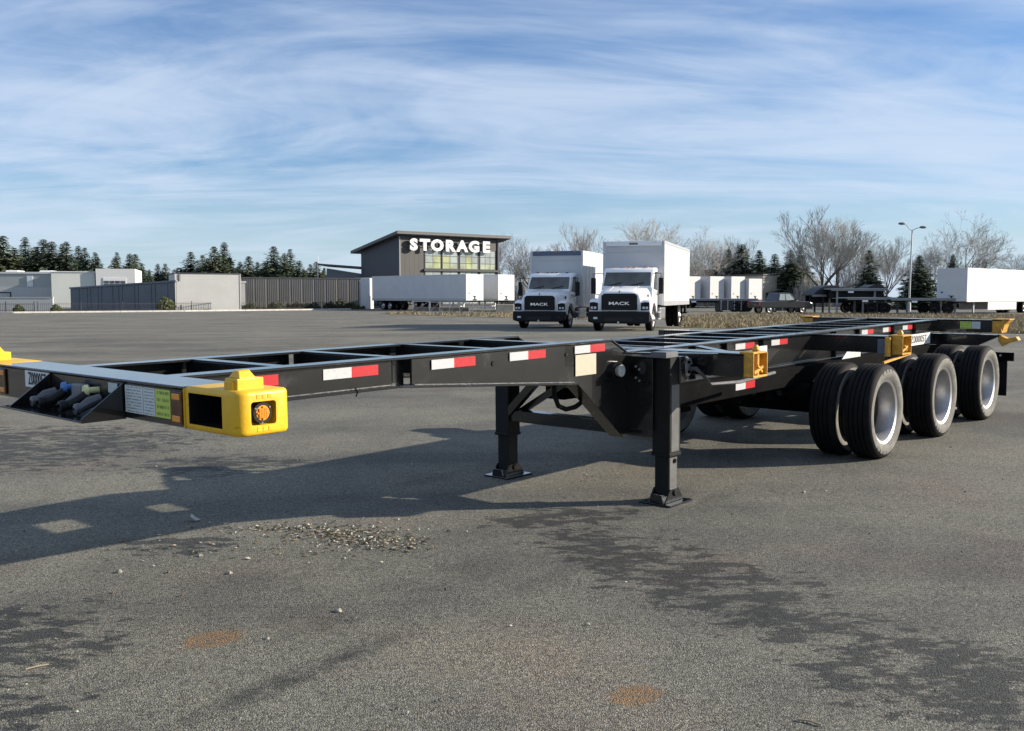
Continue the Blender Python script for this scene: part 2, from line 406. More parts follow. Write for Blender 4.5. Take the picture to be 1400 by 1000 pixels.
# ================================================================== container chassis (the main subject)
TH = R_(41.613); P1, RL, P2 = R_(4.754), R_(-.451), math.atan(94/1295.4)
def fit_to_world(v):
    wx, wy, wz = v[0], v[1], v[2] - CAM_H
    d = wy*math.cos(P1) - wz*math.sin(P1); up = wy*math.sin(P1) + wz*math.cos(P1)
    r = math.cos(RL)*wx + math.sin(RL)*up; u2 = -math.sin(RL)*wx + math.cos(RL)*up
    return Vector((r, d*math.cos(P2) + u2*math.sin(P2), -d*math.sin(P2) + u2*math.cos(P2) + CAM_H))
TX, TY = -1.9765, 4.3019
o0 = fit_to_world((TX, TY, 0)); ex = fit_to_world((TX+math.sin(TH), TY+math.cos(TH), 0)) - o0
ey = fit_to_world((TX-math.cos(TH), TY+math.sin(TH), 0)) - o0; ez = ex.cross(ey)
CH = thing('container_chassis', 'long black gooseneck container chassis trailer with yellow corner castings and three axles', 'trailer')
CH.matrix_world = Matrix(((ex.x, ey.x, ez.x, o0.x), (ex.y, ey.y, ez.y, o0.y), (ex.z, ey.z, ez.z, o0.z), (0, 0, 0, 1)))
TAU = .00323
ZF, ZB, ZG, ZM, S, XG, W2 = 1.150, .985, 1.148, 1.051, .496, 3.473, 1.302
XA, DA, XR, XL, SL, XB1, XB2, RT, WW = 6.419, 1.549, 10.351, 3.763, .7506, 3.99, 6.837, .418, 1.326
def tb(mb, name, mats, parent=CH, **kw):
    kw.setdefault('tau', TAU); return mb.build(name, mats, parent, flip=True, **kw)
def FT(x, n, z): return (x, -n, z + TAU*x)       # point of the chassis frame

# gooseneck rails: deeper towards the rear, with a raking end
for s in (1, -1):
    n0, n1 = s*.376, s*S; nw = s*.472
    mb = MB()
    mb.box(.10, 3.473, n0, n1, ZG-.014, ZG)                                   # top flange
    mb.prism([(3.473, ZG), (3.473, ZG-.014), (3.66, ZM-.012), (3.66, ZM+.002)], 'y', n0, n1)
    mb.prism([(.19, ZG-.014), (1.47, ZG-.014), (1.47, ZG-.152), (.19, ZG-.150)], 'y', nw, nw - s*.012)
    mb.box(1.47, 1.60, nw - s*.05, nw - s*.062, ZG-.160, ZG-.014)              # recessed splice
    low = [(3.72, .46), (3.58, .46), (3.06, ZG-.268)] if s > 0 else [(3.08, ZG-.268)]
    mb.prism([(1.60, ZG-.014), (3.47, ZG-.014), (3.70, ZM-.02), (3.95, ZM-.02), (3.95, ZM-.30)] + low + [(1.60, ZG-.158)], 'y', nw + s*.014, nw - s*.004)
    mb.prism([(.19, ZG-.150), (1.50, ZG-.152), (1.50, ZG-.166), (.19, ZG-.164)], 'y', n0, n1)
    mb.prism([(1.50, ZG-.152), (3.08, ZG-.268), (3.08, ZG-.284), (1.50, ZG-.166)], 'y', n0, n1)
    if s > 0: mb.prism([(3.08, ZG-.268), (3.60, .46), (3.60, .444), (3.08, ZG-.284)], 'y', n0, n1)
    else: mb.prism([(3.08, ZG-.268), (3.95, ZM-.30), (3.95, ZM-.315), (3.08, ZG-.284)], 'y', n0, n1)
    tb(mb, 'gooseneck_rail', black, bevel=.003)
# fine weld bead along the bottom of the near neck web
wb = MB()
rnd = random.Random(4)
wb.tube([(1.62, S-.009, ZG-.158), (3.05, S-.009, ZG-.265)], .0035, 6).tube([(.22, .474, ZG-.146), (1.46, .474, ZG-.148)], .003, 6)
tag(tb(wb, 'weld_bead', mat('painted weld', (.12, .12, .12), .4, var=.6, vscale=40)), kind='stuff')
# main frame rails
for s in (1, -1):
    n0, n1, nw = s*.376, s*S, s*.45
    mb = MB()
    mb.box(3.62, XR+.0, n0, n1, ZM-.014, ZM)
    mb.box(3.62, XR, nw, nw - s*.012, ZM-.27, ZM-.014)
    mb.box(3.62, XR, n0, n1, ZM-.286, ZM-.27)
    for x in (4.6, 5.1, 5.75, 7.3, 7.9, 8.9, 9.6): mb.box(x, x+.012, nw, n1 - s*.01, ZM-.27, ZM-.014)
    tb(mb, 'main_rail', black, bevel=.003)
# crossmembers
for x, dp, zt in ((.78, .12, ZG), (1.50, .14, ZG), (2.30, .18, ZG), (2.95, .22, ZG), (3.50, .30, ZG-.06)):
    mb = MB().box(x, x+.075, -.376, .376, zt-.010, zt-.001).box(x, x+.009, -.44, .44, zt-dp, zt-.01).box(x, x+.075, -.376, .376, zt-dp-.01, zt-dp)
    tb(mb, 'crossmember', black, bevel=.002)
for x in (4.25, 4.70, 5.20, 5.62, 6.19, 7.15, 7.7, 8.3, 8.9, 9.5):
    mb = MB().box(x, x+.07, -.376, .376, ZM-.014, ZM-.003).box(x, x+.008, -.44, .44, ZM-.16, ZM-.012).box(x, x+.07, -.376, .376, ZM-.17, ZM-.16)
    tb(mb, 'crossmember', black, bevel=.002)
for s in (1, -1):                                            # diagonal bracing behind the first bolster
    tb(MB().bar((4.10, s*1.05, ZM-.012), (4.62, s*.47, ZM-.012), .07, .012), 'gusset_plate', black)
    tb(MB().bar((3.95, s*1.05, ZM-.012), (3.70, s*.47, ZM-.012), .07, .012), 'gusset_plate', black)

# kingpin plate under the neck
tb(MB().prism([(.22, -.43), (.22, .43), (.76, .43), (.76, -.43)], 'z', ZB-.012, ZB+.0).cyl((.5, 0, ZB-.012), (.5, 0, ZB-.09), .026, None, 16), 'coupler_plate', blackm)

# ---------------- front bolster
FB = tb(MB().box(0, .20, -.930, .930, ZB, ZF-.012).box(-.008, .215, -.930, .930, ZF-.012, ZF), 'front_bolster', black, bevel=.004)
def casting_body(w0, w1, depth, zb, zt, front_win, side_win, rad=.05):
    mb = MB()
    pl = [(depth, w0), (0, w0)]
    for i in range(7):
        a = math.pi/2*i/6; pl.append((rad - rad*math.cos(a), w1 - rad + rad*math.sin(a)))
    for i in range(4):
        a = math.pi/2*i/3; pl.append((depth - .03 + .03*math.sin(a), w1 - .03 + .03*math.cos(a)))
    mb.prism(pl, 'z', zb, zt)
    me = mb.mesh('casting', [yellow, plastic], flip=True, tau=0)
    bm = bmesh.new(); bm.from_mesh(me)
    ed = [e for e in bm.edges if len(e.link_faces) == 2 and e.calc_face_angle(0) > .9 and abs(e.verts[0].co.z - e.verts[1].co.z) < 1e-5]
    bmesh.ops.bevel(bm, geom=ed, offset=.018, segments=4, affect='EDGES', profile=.5, clamp_overlap=True); bm.to_mesh(me); bm.free()
    cs = []
    if front_win:
        a, b_, c, d = front_win; cs.append(MB().box(-.05, .16, a, b_, c, d).mesh('c', [plastic], flip=True))
    if side_win:
        a, b_, c, d = side_win; cs.append(MB().box(a, b_, w1-.045, w1+.05, c, d).mesh('c', [yellow], flip=True, bevel=.012, bseg=3))
    me = cut(me, cs); me.polygons.foreach_set('use_smooth', [True]*len(me.polygons)); me.set_sharp_from_angle(angle=R_(35)); return me
cm = casting_body(.930, W2, .1991+.03, ZB-.004, ZF+.003, (.958, 1.195, ZB+.022, ZF-.022), (.055, .165, ZB+.036, ZF-.040))
put('corner_casting', cm, FB)
cmf = cm.copy(); cmf.transform(Matrix.Diagonal((1, -1, 1, 1))); cmf.flip_normals(); put('corner_casting', cmf, FB)
def lock_pin(n, x0=.035, parent=FB, z=ZF, m=yellow, L=.115, w=.085):
    mb = MB().box(x0, x0+L, n-w/2, n+w/2, z-.01, z+.045)
    mb.box(x0-.012, x0+.03, n-w/2+.012, n+w/2-.015, z-.01, z+.036)
    a, b_ = x0+.012, x0+L-.03
    mb.add([(a, n-w/2+.004, z+.045), (b_, n-w/2+.004, z+.045), (b_, n+w/2-.004, z+.045), (a, n+w/2-.004, z+.045), ((a+b_)/2-.026, n-.016, z+.072), ((a+b_)/2+.020, n-.016, z+.076), ((a+b_)/2+.020, n+.018, z+.076), ((a+b_)/2-.026, n+.018, z+.072)],
           [(0,1,5,4),(1,2,6,5),(2,3,7,6),(3,0,4,7),(4,5,6,7),(3,2,1,0)])
    return mb.build('lock_pin', m, parent, flip=True, tau=0, bevel=.004, bseg=2)
lock_pin(1.205); lock_pin(-1.205)
for zz, hh in ((ZF-.030, .016), (ZB+.012, .018)):                  # cast-in marks above and below the lamp
    em = MB()
    for q in (.080, .104, .128): em.box(q, q+.017, W2-.002, W2+.0016, zz, zz+hh)
    em.build('cast_mark', yellow, FB, flip=True, bevel=.001)
wm = MB()
for q in range(26): wm.cyl((-.002, .926, ZB+.004+q*.0060), (-.002, .934, ZB+.007+q*.0060), .004, .003, 6)
tag(wm.build('weld_bead', yellow, FB, flip=True), kind='stuff')
# amber lamp in the side recess
mk = MB().cyl((.108, W2-.043, (ZB+ZF)/2-.002), (.108, W2-.004, (ZB+ZF)/2-.002), .043, .040, 28)
mlamp = mk.build('marker_light', plastic, FB, flip=True, smooth=40)
ml = MB(); zc = (ZB+ZF)/2 - .002
for j in range(-3, 4):
    for i in range(-3, 4):
        if i*i + j*j <= 9.5: ml.box(.108+i*.0075-.0034, .108+i*.0075+.0034, W2-.006, W2+.003, zc+j*.0075-.0034, zc+j*.0075+.0034)
ml.cyl((.108, W2-.012, zc), (.108, W2-.003, zc), .029, None, 24)
ml.build('lens', amber, mlamp, flip=True, bevel=.001)
for a in (.6, 2.6, 4.6):
    MB().cyl((.108+.036*math.cos(a), W2-.006, zc+.036*math.sin(a)), (.108+.036*math.cos(a), W2-.001, zc+.036*math.sin(a)), .004, None, 10).build('screw', chrome, mlamp, flip=True)
# amber marker on the front face
for s in (1, -1):
    fm = MB().box(-.010, -.001, s*.838, s*.918, ZB+.012, ZF-.022).build('marker_light', mat('smoked amber', (.10, .035, .01), .3, var=.4, vscale=40), FB, flip=True, bevel=.003)
    for z in (ZB+.022, ZF-.055): MB().box(-.013, -.004, s*.848, s*.908, z, z+.024).build('lens', amber, fm, flip=True, bevel=.002)
# printing and stickers on the front face
quad_uv([(-.0045, .584, ZB+.070), (-.0045, .300, ZB+.070), (-.0045, .300, ZF-.014), (-.0045, .584, ZF-.014)], 'number_plate', mat('white plate', (.66, .68, .67), .45, var=.05), FB)
lettering('plate_number', 'Z000057', .086, mat('black print', (.012, .012, .012), .5), FB, (-.0075, .442, ZB+.110), (0, -1, 0), (0, 0, 1), extrude=.0008, bold=.014, sx=.66)
for a, b_, m_ in ((.452, .604, st_white), (.610, .702, st_white), (.708, .826, st_green)):
    quad_uv([(-.004, -a, ZB+.028), (-.004, -b_, ZB+.028), (-.004, -b_, ZF-.022), (-.004, -a, ZF-.022)], 'sticker', m_, FB)
quad_uv([(-.004, -.30, ZB+.10), (-.004, -.38, ZB+.10), (-.004, -.38, ZF-.022), (-.004, -.30, ZF-.022)], 'sticker', st_white, FB)
# gladhand tray: shelf and two raking cheeks with hose couplings
gl = MB().box(-.19, 0, -.42, .445, ZB-.004, ZB+.004)
for n in (-.30, .435):
    gl.prism([(-.001, ZF-.012), (-.001, ZB), (-.19, ZB), (-.19, ZB+.012)], 'y', n-.004, n+.004)
GT = gl.build('coupling_tray', black, FB, flip=True, bevel=.0015)
for n, c, m_ in ((-.02, .0, blueair), (.20, .0, mat('pale yellow cap', (.72, .70, .36), .5))):
    g_ = MB().cyl((-.002, n, ZB+.105), (-.05, n, ZB+.105), .014, None, 12).cyl((-.05, n-.004, ZB+.105), (-.066, n-.006, ZB+.105), .026, .024, 16).build('air_coupling', m_, GT, flip=True, smooth=40)
    MB().tube([(-.055, n, ZB+.09), (-.085, n-.02, ZB+.06), (-.105, n-.05, ZB+.045), (-.13, n-.06, ZB+.04)], [.020, .024, .024, .02], 10).lathe([(.012, -.155), (.024, -.15), (.027, -.13), (.016, -.125)], 14, (0, n-.06, ZB+.04), 'x').build('hose_fitting', plastic, GT, flip=True, smooth=40)
for n in (-.17, .13, .28):
    MB().tube([(-.03, n, ZB+.075), (-.075, n-.01, ZB+.06), (-.11, n-.03, ZB+.035)], [.022, .027, .018], 10).lathe([(.008, -.135), (.023, -.13), (.026, -.112), (.015, -.105)], 14, (0, n-.035, ZB+.034), 'x').build('hose_fitting', mat('grey coupling', (.10, .105, .115), .35, metal=.5), GT, flip=True, smooth=40)
MB().box(-.05, -.004, .03, .13, ZB+.06, ZB+.125).build('socket', mat('grey socket', (.16, .165, .17), .5), GT, flip=True, bevel=.006)

# ---------------- reflective tape on neck and rails
def tape(x0, x1, z0, z1, n=.492, red_first=False, m0=tape_w, m1=tape_r):
    xm = (x0+x1)/2; mb = MB()
    mb.mat(1 if red_first else 0).box(x0, xm, n, n+.0022, z0, z1); mb.mat(0 if red_first else 1).box(xm, x1, n, n+.0022, z0, z1)
    return tb(mb, 'reflective_tape', [m0, m1])
tape(1.012, 1.371, ZG-.084, ZG-.030, .474); tape(1.744, 2.098, ZG-.084, ZG-.030); tape(2.401, 2.745, ZG-.080, ZG-.028); tape(3.048, 3.384, ZG-.076, ZG-.024)
tb(MB().box(.60, .745, .474, .4762, ZG-.085, ZG-.032), 'reflective_tape', tape_r)
for x0, x1 in ((5.305, 5.644), (5.963, 6.286), (8.04, 8.365), (8.642, 8.977), (9.256, 9.571)): tape(x0, x1, ZM-.085, ZM-.03, .451)
tb(MB().box(3.055, 3.283, .492, .494, ZG-.225, ZG-.085), 'paper_label', cream)
# holes and grommet on the neck web
for x, z, r in ((2.26, ZG-.085, .016), (2.965, ZG-.075, .013)): tb(MB().cyl((x, .480, z), (x, .4925, z), r, None, 14), 'web_hole', mat('dark hole', (.004, .004, .004), .9))
tb(MB().lathe([(.050, .478), (.050, .525), (.070, .525), (.070, .478)], 28, (3.50, 0, ZM-.125), 'y'), 'stub_tube', black, smooth=40)
tb(MB().cyl((3.535, .50, ZM-.125), (3.535, .530, ZM-.125), .042, None, 24), 'stub_cap', mat('pale cap', (.50, .49, .44), .5, var=.2, vscale=40), smooth=40)
# air line loop below the neck
tb(MB().tube([(3.03, .33, .90), (3.02, .34, .79), (3.05, .35, .715), (3.12, .36, .685), (3.22, .36, .69), (3.32, .36, .725), (3.42, .36, .80)], .017, 8), 'air_hose', rubber, smooth=40)
tb(MB().tube([(1.2, .492, ZG-.140), (1.212, .497, ZG-.162), (1.20, .497, ZG-.182)], .004, 6), 'hook', legl if 'legl' in globals() else blackm)

# ---------------- landing gear
def leg(s):
    n = s*SL; legm = mat('leg paint', (.008, .0085, .009), .5, var=.3, vscale=6, bump=.05, bscale=30, spec=.22); L = put('landing_leg', MB().box(XL-.072, XL+.072, n-.072, n+.072, .335, 1.03).box(XL-.078, XL+.078, n-.078, n+.078, .335, .36).mesh('landing_leg', legm, flip=True, bevel=.006), CH)
    MB().box(XL-.058, XL+.058, n-.058, n+.058, .055, .40).build('lower_tube', legm, L, flip=True, bevel=.005)
    ft = MB().box(XL-.15, XL+.15, n-.13, n+.13, .0, .014)
    for q in (-1, 1):
        ft.prism([(XL-.12, .014), (XL+.12, .014), (XL+.055, .105), (XL-.055, .105)], 'y', n+q*.066-.006, n+q*.066+.006)
    ft.prism([(n-.06, .014), (n+.06, .014), (n+.045, .07), (n-.045, .07)], 'x', XL-.13, XL-.118)
    ft.cyl((XL, n-.085, .075), (XL, n+.085, .075), .022, None, 14)
    ft.build('foot', black, L, flip=True, bevel=.003)
    return L
Ln = leg(1); Lf = leg(-1)
legl = mat('sunlit grey leg face', (.085, .087, .085), .45, var=.25, vscale=8)  # lighter plates added on the near leg, sunlight put into their colour
MB().box(XL-.050, XL+.050, SL+.0705, SL+.0745, .37, .84).build('lit_face_plate', legl, Ln, flip=True, bevel=.001)
MB().box(XL-.046, XL+.046, SL+.0565, SL+.0605, .10, .325).build('lit_face_plate', legl, Ln, flip=True, bevel=.001)
MB().cyl((XL+.012, SL+.0605, .30), (XL+.012, SL+.068, .30), .016, None, 14).build('pin', blackm, Ln, flip=True)
# gearbox cover and crank on the near leg
gb = []
for i in range(15):
    a = math.pi*i/14; gb.append((XL+.145 + .062*math.cos(a - math.pi/2), .985 + .062*math.sin(a - math.pi/2)))
gb += [(XL+.05, 1.03), (XL+.05, .83), (XL+.12, .84)]
MB().prism([(XL+.04, 1.028), (XL+.14, 1.035), (XL+.19, 1.01), (XL+.205, .965), (XL+.19, .915), (XL+.13, .86), (XL+.04, .84)], 'y', SL-.03, SL+.088).build('gearbox_cover', black, Ln, flip=True, bevel=.012, bseg=3)
gp = MB().prism([(XL+.10, .985), (XL+.135, 1.02), (XL+.175, 1.015), (XL+.195, .975), (XL+.19, .93), (XL+.15, .89), (XL+.11, .90)], 'y', SL+.086, SL+.093)
gp.build('gearbox_plate', steel, Ln, flip=True, bevel=.002)
for dx, dz in ((.135, .99), (.17, .96), (.14, .92)): MB().cyl((XL+dx, SL+.09, dz), (XL+dx, SL+.105, dz), .011, None, 10).build('bolt', blackm, Ln, flip=True)
MB().tube([(XL+.15, SL+.09, .945), (XL+.15, SL+.15, .945), (XL+.20, SL+.17, .90), (XL+.30, SL+.18, .825), (XL+.75, SL+.17, .805), (XL+1.35, SL+.15, .83)], [.014, .014, .013, .012, .014, .014], 8).build('crank_handle', mat('worn crank steel', (.10, .10, .10), .5, metal=.3, var=.3, vscale=12), Ln, flip=True, smooth=40)
MB().box(XL-.13, XL+.03, SL-.05, SL+.076, 1.03, 1.072).build('top_bracket', mat('sunlit bracket grey', (.10, .105, .11), .45, var=.2), Ln, flip=True, bevel=.004)  # pale grey carries the bracket's sunlit look in its colour
# leg mounting brackets to the frame and bracing
for s in (1, -1):
    zl = .50 if s > 0 else .86
    tb(MB().box(XL-.10, XL-.088, s*.47, s*(SL-.05), zl, ZM-.03).box(XL+.085, XL+.097, s*.47, s*(SL-.05), zl+.04, ZM-.03).box(XL-.10, XL+.097, s*.48, s*(SL-.05), ZM-.045, ZM-.033), 'leg_bracket', black, bevel=.002)
for dx, dz in ((-.104, .95), (-.104, .93), (-.104, .87), (-.104, .85)): tb(MB().cyl((XL+dx, .575+(.02 if dz in (.93, .85) else -.01), dz), (XL+dx-.008, .575+(.02 if dz in (.93, .85) else -.01), dz), .008, None, 8), 'bolt', steel)
tb(MB().box(XL-.05, XL+.05, -SL, SL, .455, .545), 'cross_tube', black, tau=0, bevel=.004)
for s in (1, -1):
    tb(MB().bar((XL-.04, s*(SL-.05), .52), (XL-.04, s*.36, .84), .06, .06), 'brace', black, tau=0)
    tb(MB().bar((XL+.05, s*(SL-.09), .52), (XL+.05, s*.14, .82), .045, .045), 'brace', black, tau=0)
    tb(MB().prism([(XL-.20, ZG-.29), (XL+.04, ZG-.29), (XL+.04, .80), (XL-.07, .80)], 'y', s*(SL-.078), s*(SL-.09)), 'gusset_plate', black)

# ---------------- bolsters with end castings
def open_casting(X, s, parent, zt, zb, wide=.075, deep=.20):
    n1 = s*W2; n0 = s*(W2-wide)
    mb = MB().box(X-.012, X, n0, n1, zb, zt).box(X-.012, X+deep, n0, n0 + s*.012, zb, zt).box(X-.012, X+deep, n0, n1, zb, zb+.014).box(X-.012, X+deep*.9, n0-s*.03, n1, zt-.004, zt+.010)
    mb.box(X+deep-.012, X+deep, n0, n1, zb, zt)
    mb.cyl((X+.09, n0+s*.04, zb), (X+.09, n0+s*.04, zt+.03), .024, None, 12)
    mb.cyl((X+.09, n0+s*.04, zt+.02), (X+.09, n0+s*.04, zt+.055), .034, .014, 8)
    mb.bar((X+.03, n1-s*.02, zb+.03), (X+.16, n1-s*.02, zb+.07), .02, .022).bar((X+.06, n1-s*.01, zb+.085), (X+.17, n1-s*.03, zb+.03), .02, .018)
    return mb.build('corner_casting', ochre, parent, flip=True, tau=TAU, bevel=.003)
def bolster(X, zt, dp, wd, name):
    B = tb(MB().box(X, X+wd, -(W2-.077), W2-.077, zt-dp, zt-.012).box(X-.012, X+wd+.012, -(W2-.077), W2-.077, zt-.012, zt), name, black, bevel=.004)
    return B
B1 = bolster(XB1, ZM-.004, .165, .17, 'bolster')
open_casting(XB1, 1, B1, ZM-.002, ZM-.170)
tb(MB().box(XB1, XB1+.19, -W2, -(W2-.075), ZM-.17, ZM-.006), 'end_cap', black, B1, bevel=.004)
tb(MB().box(XB1+.205, XB1+.32, W2-.072, W2-.066, ZM-.165, ZM+.035), 'reflector_plate', mat('pale weathered plate', (.60, .60, .56), .5, var=.15), B1)
B2 = bolster(XB2, ZM-.022, .155, .18, 'bolster')
open_casting(XB2, 1, B2, ZM-.02, ZM-.19, .10, .22)
tb(MB().box(XB2, XB2+.19, -W2, -(W2-.075), ZM-.18, ZM-.024), 'end_cap', black, B2, bevel=.004)
tb(MB().box(XB2-.03, XB2, 1.08, 1.155, ZM-.185, ZM-.05), 'slider_box', mat('blue grey paint', (.10, .115, .15), .5), B2, bevel=.004)
tb(MB().cyl((XB2-.07, 1.19, ZM-.20), (XB2-.07, 1.19, ZM-.03), .026, None, 14), 'lock_post', ochre, B2, smooth=40)
tb(MB().bar((XB2-.25, 1.22, ZM-.245), (XB2+.25, 1.28, ZM-.19), .02, .02), 'release_bar', ochre, B2)
BR = bolster(XR, ZM+.004, .150, .20, 'rear_bolster')
def flared(s):
    n0, n1 = s*(W2-.185), s*W2
    mb = MB().prism([(n0, ZM-.150), (n0, ZM+.004), (n1, ZM+.004), (n1-s*.05, ZM-.05), (n1-s*.075, ZM-.15)], 'x', XR-.006, XR+.20)
    mb.box(XR-.012, XR+.212, n0+s*.0, n1+s*.006, ZM+.004, ZM+.016)
    for q in (.05, .10): mb.prism([(n0+s*q, ZM-.15), (n0+s*q, ZM-.08), (n0+s*(q+.02), ZM-.15)], 'x', XR-.03, XR-.006)
    return mb.build('corner_casting', ochre, BR, flip=True, tau=TAU, bevel=.004)
flared(1); flared(-1)
quad_uv([FT(XR-.004, .758, ZM-.105), FT(XR-.004, .885, ZM-.105), FT(XR-.004, .885, ZM-.018), FT(XR-.004, .758, ZM-.018)], 'sticker', st_green, BR)
quad_uv([FT(XR-.004, .890, ZM-.105), FT(XR-.004, .985, ZM-.105), FT(XR-.004, .985, ZM-.018), FT(XR-.004, .890, ZM-.018)], 'sticker', st_white, BR)
# lower rear cross plate, guide horn, underrun bumper, mud flaps
tb(MB().prism([(-1.22, ZM-.175), (1.22, ZM-.175), (.95, ZM-.31), (-.95, ZM-.31)], 'x', XR+.02, XR+.16).box(XR-.04, XR+.16, .55, .95, ZM-.178, ZM-.168), 'rear_crossplate', black, bevel=.004)
for s in (1, -1):
    tb(MB().prism([(s*1.17, ZM-.165), (s*1.27, ZM-.215), (s*1.37, ZM-.19), (s*1.40, ZM-.235), (s*1.28, ZM-.27), (s*1.22, ZM-.31), (s*1.18, ZM-.25)], 'x', XR+.03, XR+.15), 'guide_horn', ochre, bevel=.006)
    tb(MB().box(XR+.10, XR+.112, s*.74, s*1.27, .18, .66), 'mud_flap', rubber, tau=0, bevel=.003)
    tb(MB().box(XR+.075, XR+.118, s*.72, s*1.34, .60, .70), 'flap_hanger', blackm, tau=0, bevel=.004)
tb(MB().box(XR+.17, XR+.25, -1.12, 1.12, .50, .60).box(XR+.19, XR+.24, -.5, -.42, .58, ZM-.2).box(XR+.19, XR+.24, .42, .5, .58, ZM-.2), 'underrun_bumper', black, tau=0, bevel=.004)
tb(MB().cyl((XR+.068, 1.20, .665), (XR+.076, 1.20, .665), .014, None, 10), 'rivet', steel, tau=0)
# number plate on the near rail behind the second bolster
quad_uv([FT(9.24, .503, ZM-.275), FT(10.05, .503, ZM-.275), FT(10.05, .503, ZM-.145), FT(9.24, .503, ZM-.145)], 'number_plate', MATS['white plate'], CH)
lettering('plate_number', 'Z000057', .115, MATS['black print'], CH, FT(9.645, .5065, ZM-.21), (1, 0, TAU), (0, 0, 1), extrude=.0008, bold=.016, sx=1.3)
tb(MB().box(9.22, 10.07, .46, .500, ZM-.285, ZM-.135), 'plate_bracket', black)

# ---------------- slider subframe, suspension, axles
for s in (1, -1):
    tb(MB().box(4.06, 10.0, s*.40, s*.60, .60, ZM-.288), 'subframe_rail', blackm, bevel=.006)
    for i in range(3):
        xa = XA + i*DA
        tb(MB().prism([(xa-.62, ZM-.40), (xa-.50, ZM-.40), (xa-.53, .50), (xa-.60, .50)], 'y', s*.38, s*.48), 'spring_hanger', blackm, tau=0, bevel=.004)
        tb(MB().prism([(xa+.50, ZM-.40), (xa+.62, ZM-.40), (xa+.60, .50), (xa+.53, .50)], 'y', s*.38, s*.48), 'spring_hanger', blackm, tau=0, bevel=.004)
        lf = MB()
        for j in range(4):
            ln = .56 - .09*j; lf.tube([(xa-ln, s*.43, .53-.014*j+.0), (xa-ln*.5, s*.43, .50-.014*j), (xa, s*.43, .49-.014*j), (xa+ln*.5, s*.43, .50-.014*j), (xa+ln, s*.43, .53-.014*j)], .016, 4)
        tb(lf, 'leaf_spring', blackm, tau=0)
for i in range(3):
    xa = XA + i*DA
    tb(MB().cyl((xa, -1.2, RT-.006), (xa, 1.2, RT-.006), .062, None, 18).cyl((xa-.2, -.25, .52), (xa-.2, .1, .52), .08, None, 14), 'axle', blackm, tau=0, smooth=40)
tb(MB().lathe([(.001, -.42), (.10, -.42), (.125, -.38), (.125, .38), (.10, .42), (.001, .42)], 22, (5.45, 0, .62), 'y', False), 'air_tank', blackm, tau=0, smooth=40)
tape(5.04, 5.37, .655, .722, .6)
for k_ in range(5):
    rr = random.Random(k_); y0 = rr.uniform(-.4, .5); x0 = 4.3 + .35*k_
    tb(MB().tube([(x0, y0, .80), (x0+.1, y0+rr.uniform(-.1, .1), .66), (x0+.25, y0, .60), (x0+.5, y0, .64), (x0+.7, y0+.1, .78)], .013, 6), 'air_hose', rubber, smooth=40)
for x in (4.1, 4.9, 5.7, 6.9, 7.6, 8.5, 9.2): tb(MB().box(x, x+.22, -.40, .40, .63, .76), 'shade_crossmember', blackm, tau=0, bevel=.004)  # added under-structure that blocks light and closes the trailer's shadow
tb(MB().box(4.35, 4.85, -.30, .30, .50, .60).box(4.45, 4.7, -.15, .15, .44, .52), 'valve_box', blackm, tau=0, bevel=.006)
for i in range(3): tb(MB().cyl((XA+i*DA-.20, .52, .56), (XA+i*DA-.20, .72, .56), .085, .08, 18), 'brake_chamber', blackm, tau=0, bevel=.01)
quad_uv([FT(7.16, .607, .772), FT(7.62, .607, .772), FT(7.62, .607, .852), FT(7.30, .607, .852)], 'notice_plate', st_white, CH)

# ---------------- wheels
TW = .235
def tyre_mesh():
    R, r, h = RT, .276, TW/2
    tread = [(R-.028, -h+.002), (R-.012, -h+.016), (R-.003, -h+.03)]
    for gx in (-.060, -.021, .021, .060):
        tread += [(R, gx-.006), (R-.013, gx-.004), (R-.013, gx+.004), (R, gx+.006)]
    tread += [(R-.003, h-.03), (R-.012, h-.016), (R-.028, h-.002)]
    right = [(R-.045, h+.004), (R-.075, h+.008), (r+.045, h+.004), (r+.020, h-.006), (r+.006, h-.016), (r, h-.022)]
    left = [(r, -h+.022), (r+.006, -h+.016), (r+.020, -h+.006), (r+.045, -h-.004), (R-.075, -h-.008), (R-.045, -h-.004)]
    prof = left + tread + right; mb = MB(); n = len(prof); seg = 72
    mb.lathe(prof, seg, (0, 0, 0), 'y')
    nl, nt = len(left), len(tread)
    for fi in range(len(mb.f)):
        k_ = fi % n
        mb.m[fi] = 0 if nl - 1 <= k_ < nl + nt else 1
    return mb.mesh('tyre', [rubber, sidewall], smooth=32)
def rim_mesh(dish):
    """deep barrel; dish = offset of the disc (towards the outside positive)"""
    h = TW/2 - .018; r = .276
    prof = [(r+.008, h+.004), (r+.012, h-.006), (r-.004, h-.012), (r-.020, h-.05), (r-.032, -h+.05), (r-.008, -h+.012), (r+.010, -h+.006), (r+.004, -h-.004), (r-.014, -h+.012), (r-.044, -h+.05), (r-.036, h-.05), (r-.014, h-.006)]
    mb = MB().lathe(prof, 64, (0, 0, 0), 'y')
    ring = [(r-.040, dish-.006), (.20, dish+.018), (.16, dish+.026), (.09, dish+.026), (.09, dish+.012), (.16, dish+.012), (.20, dish+.004), (r-.040, dish-.02)]
    mb.mat(1).lathe(ring, 48, (0, 0, 0), 'y')
    return mb.mesh('wheel', [alloy if dish < 0 else mat('shadowed inner rim', (.10, .10, .10), .5, metal=.5), mat('shaded grey disc', (.055, .055, .058), .8, var=.2, spec=.15)], smooth=30)  # disc and inner rim darkened in colour for the shade inside the wheels
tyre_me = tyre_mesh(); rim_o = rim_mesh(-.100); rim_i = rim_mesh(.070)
hub_me = MB().lathe([(.001, -.02), (.055, -.022), (.070, -.03), (.078, -.05), (.095, -.06), (.095, -.12), (.001, -.12)], 32, (0, 0, 0), 'y', False)
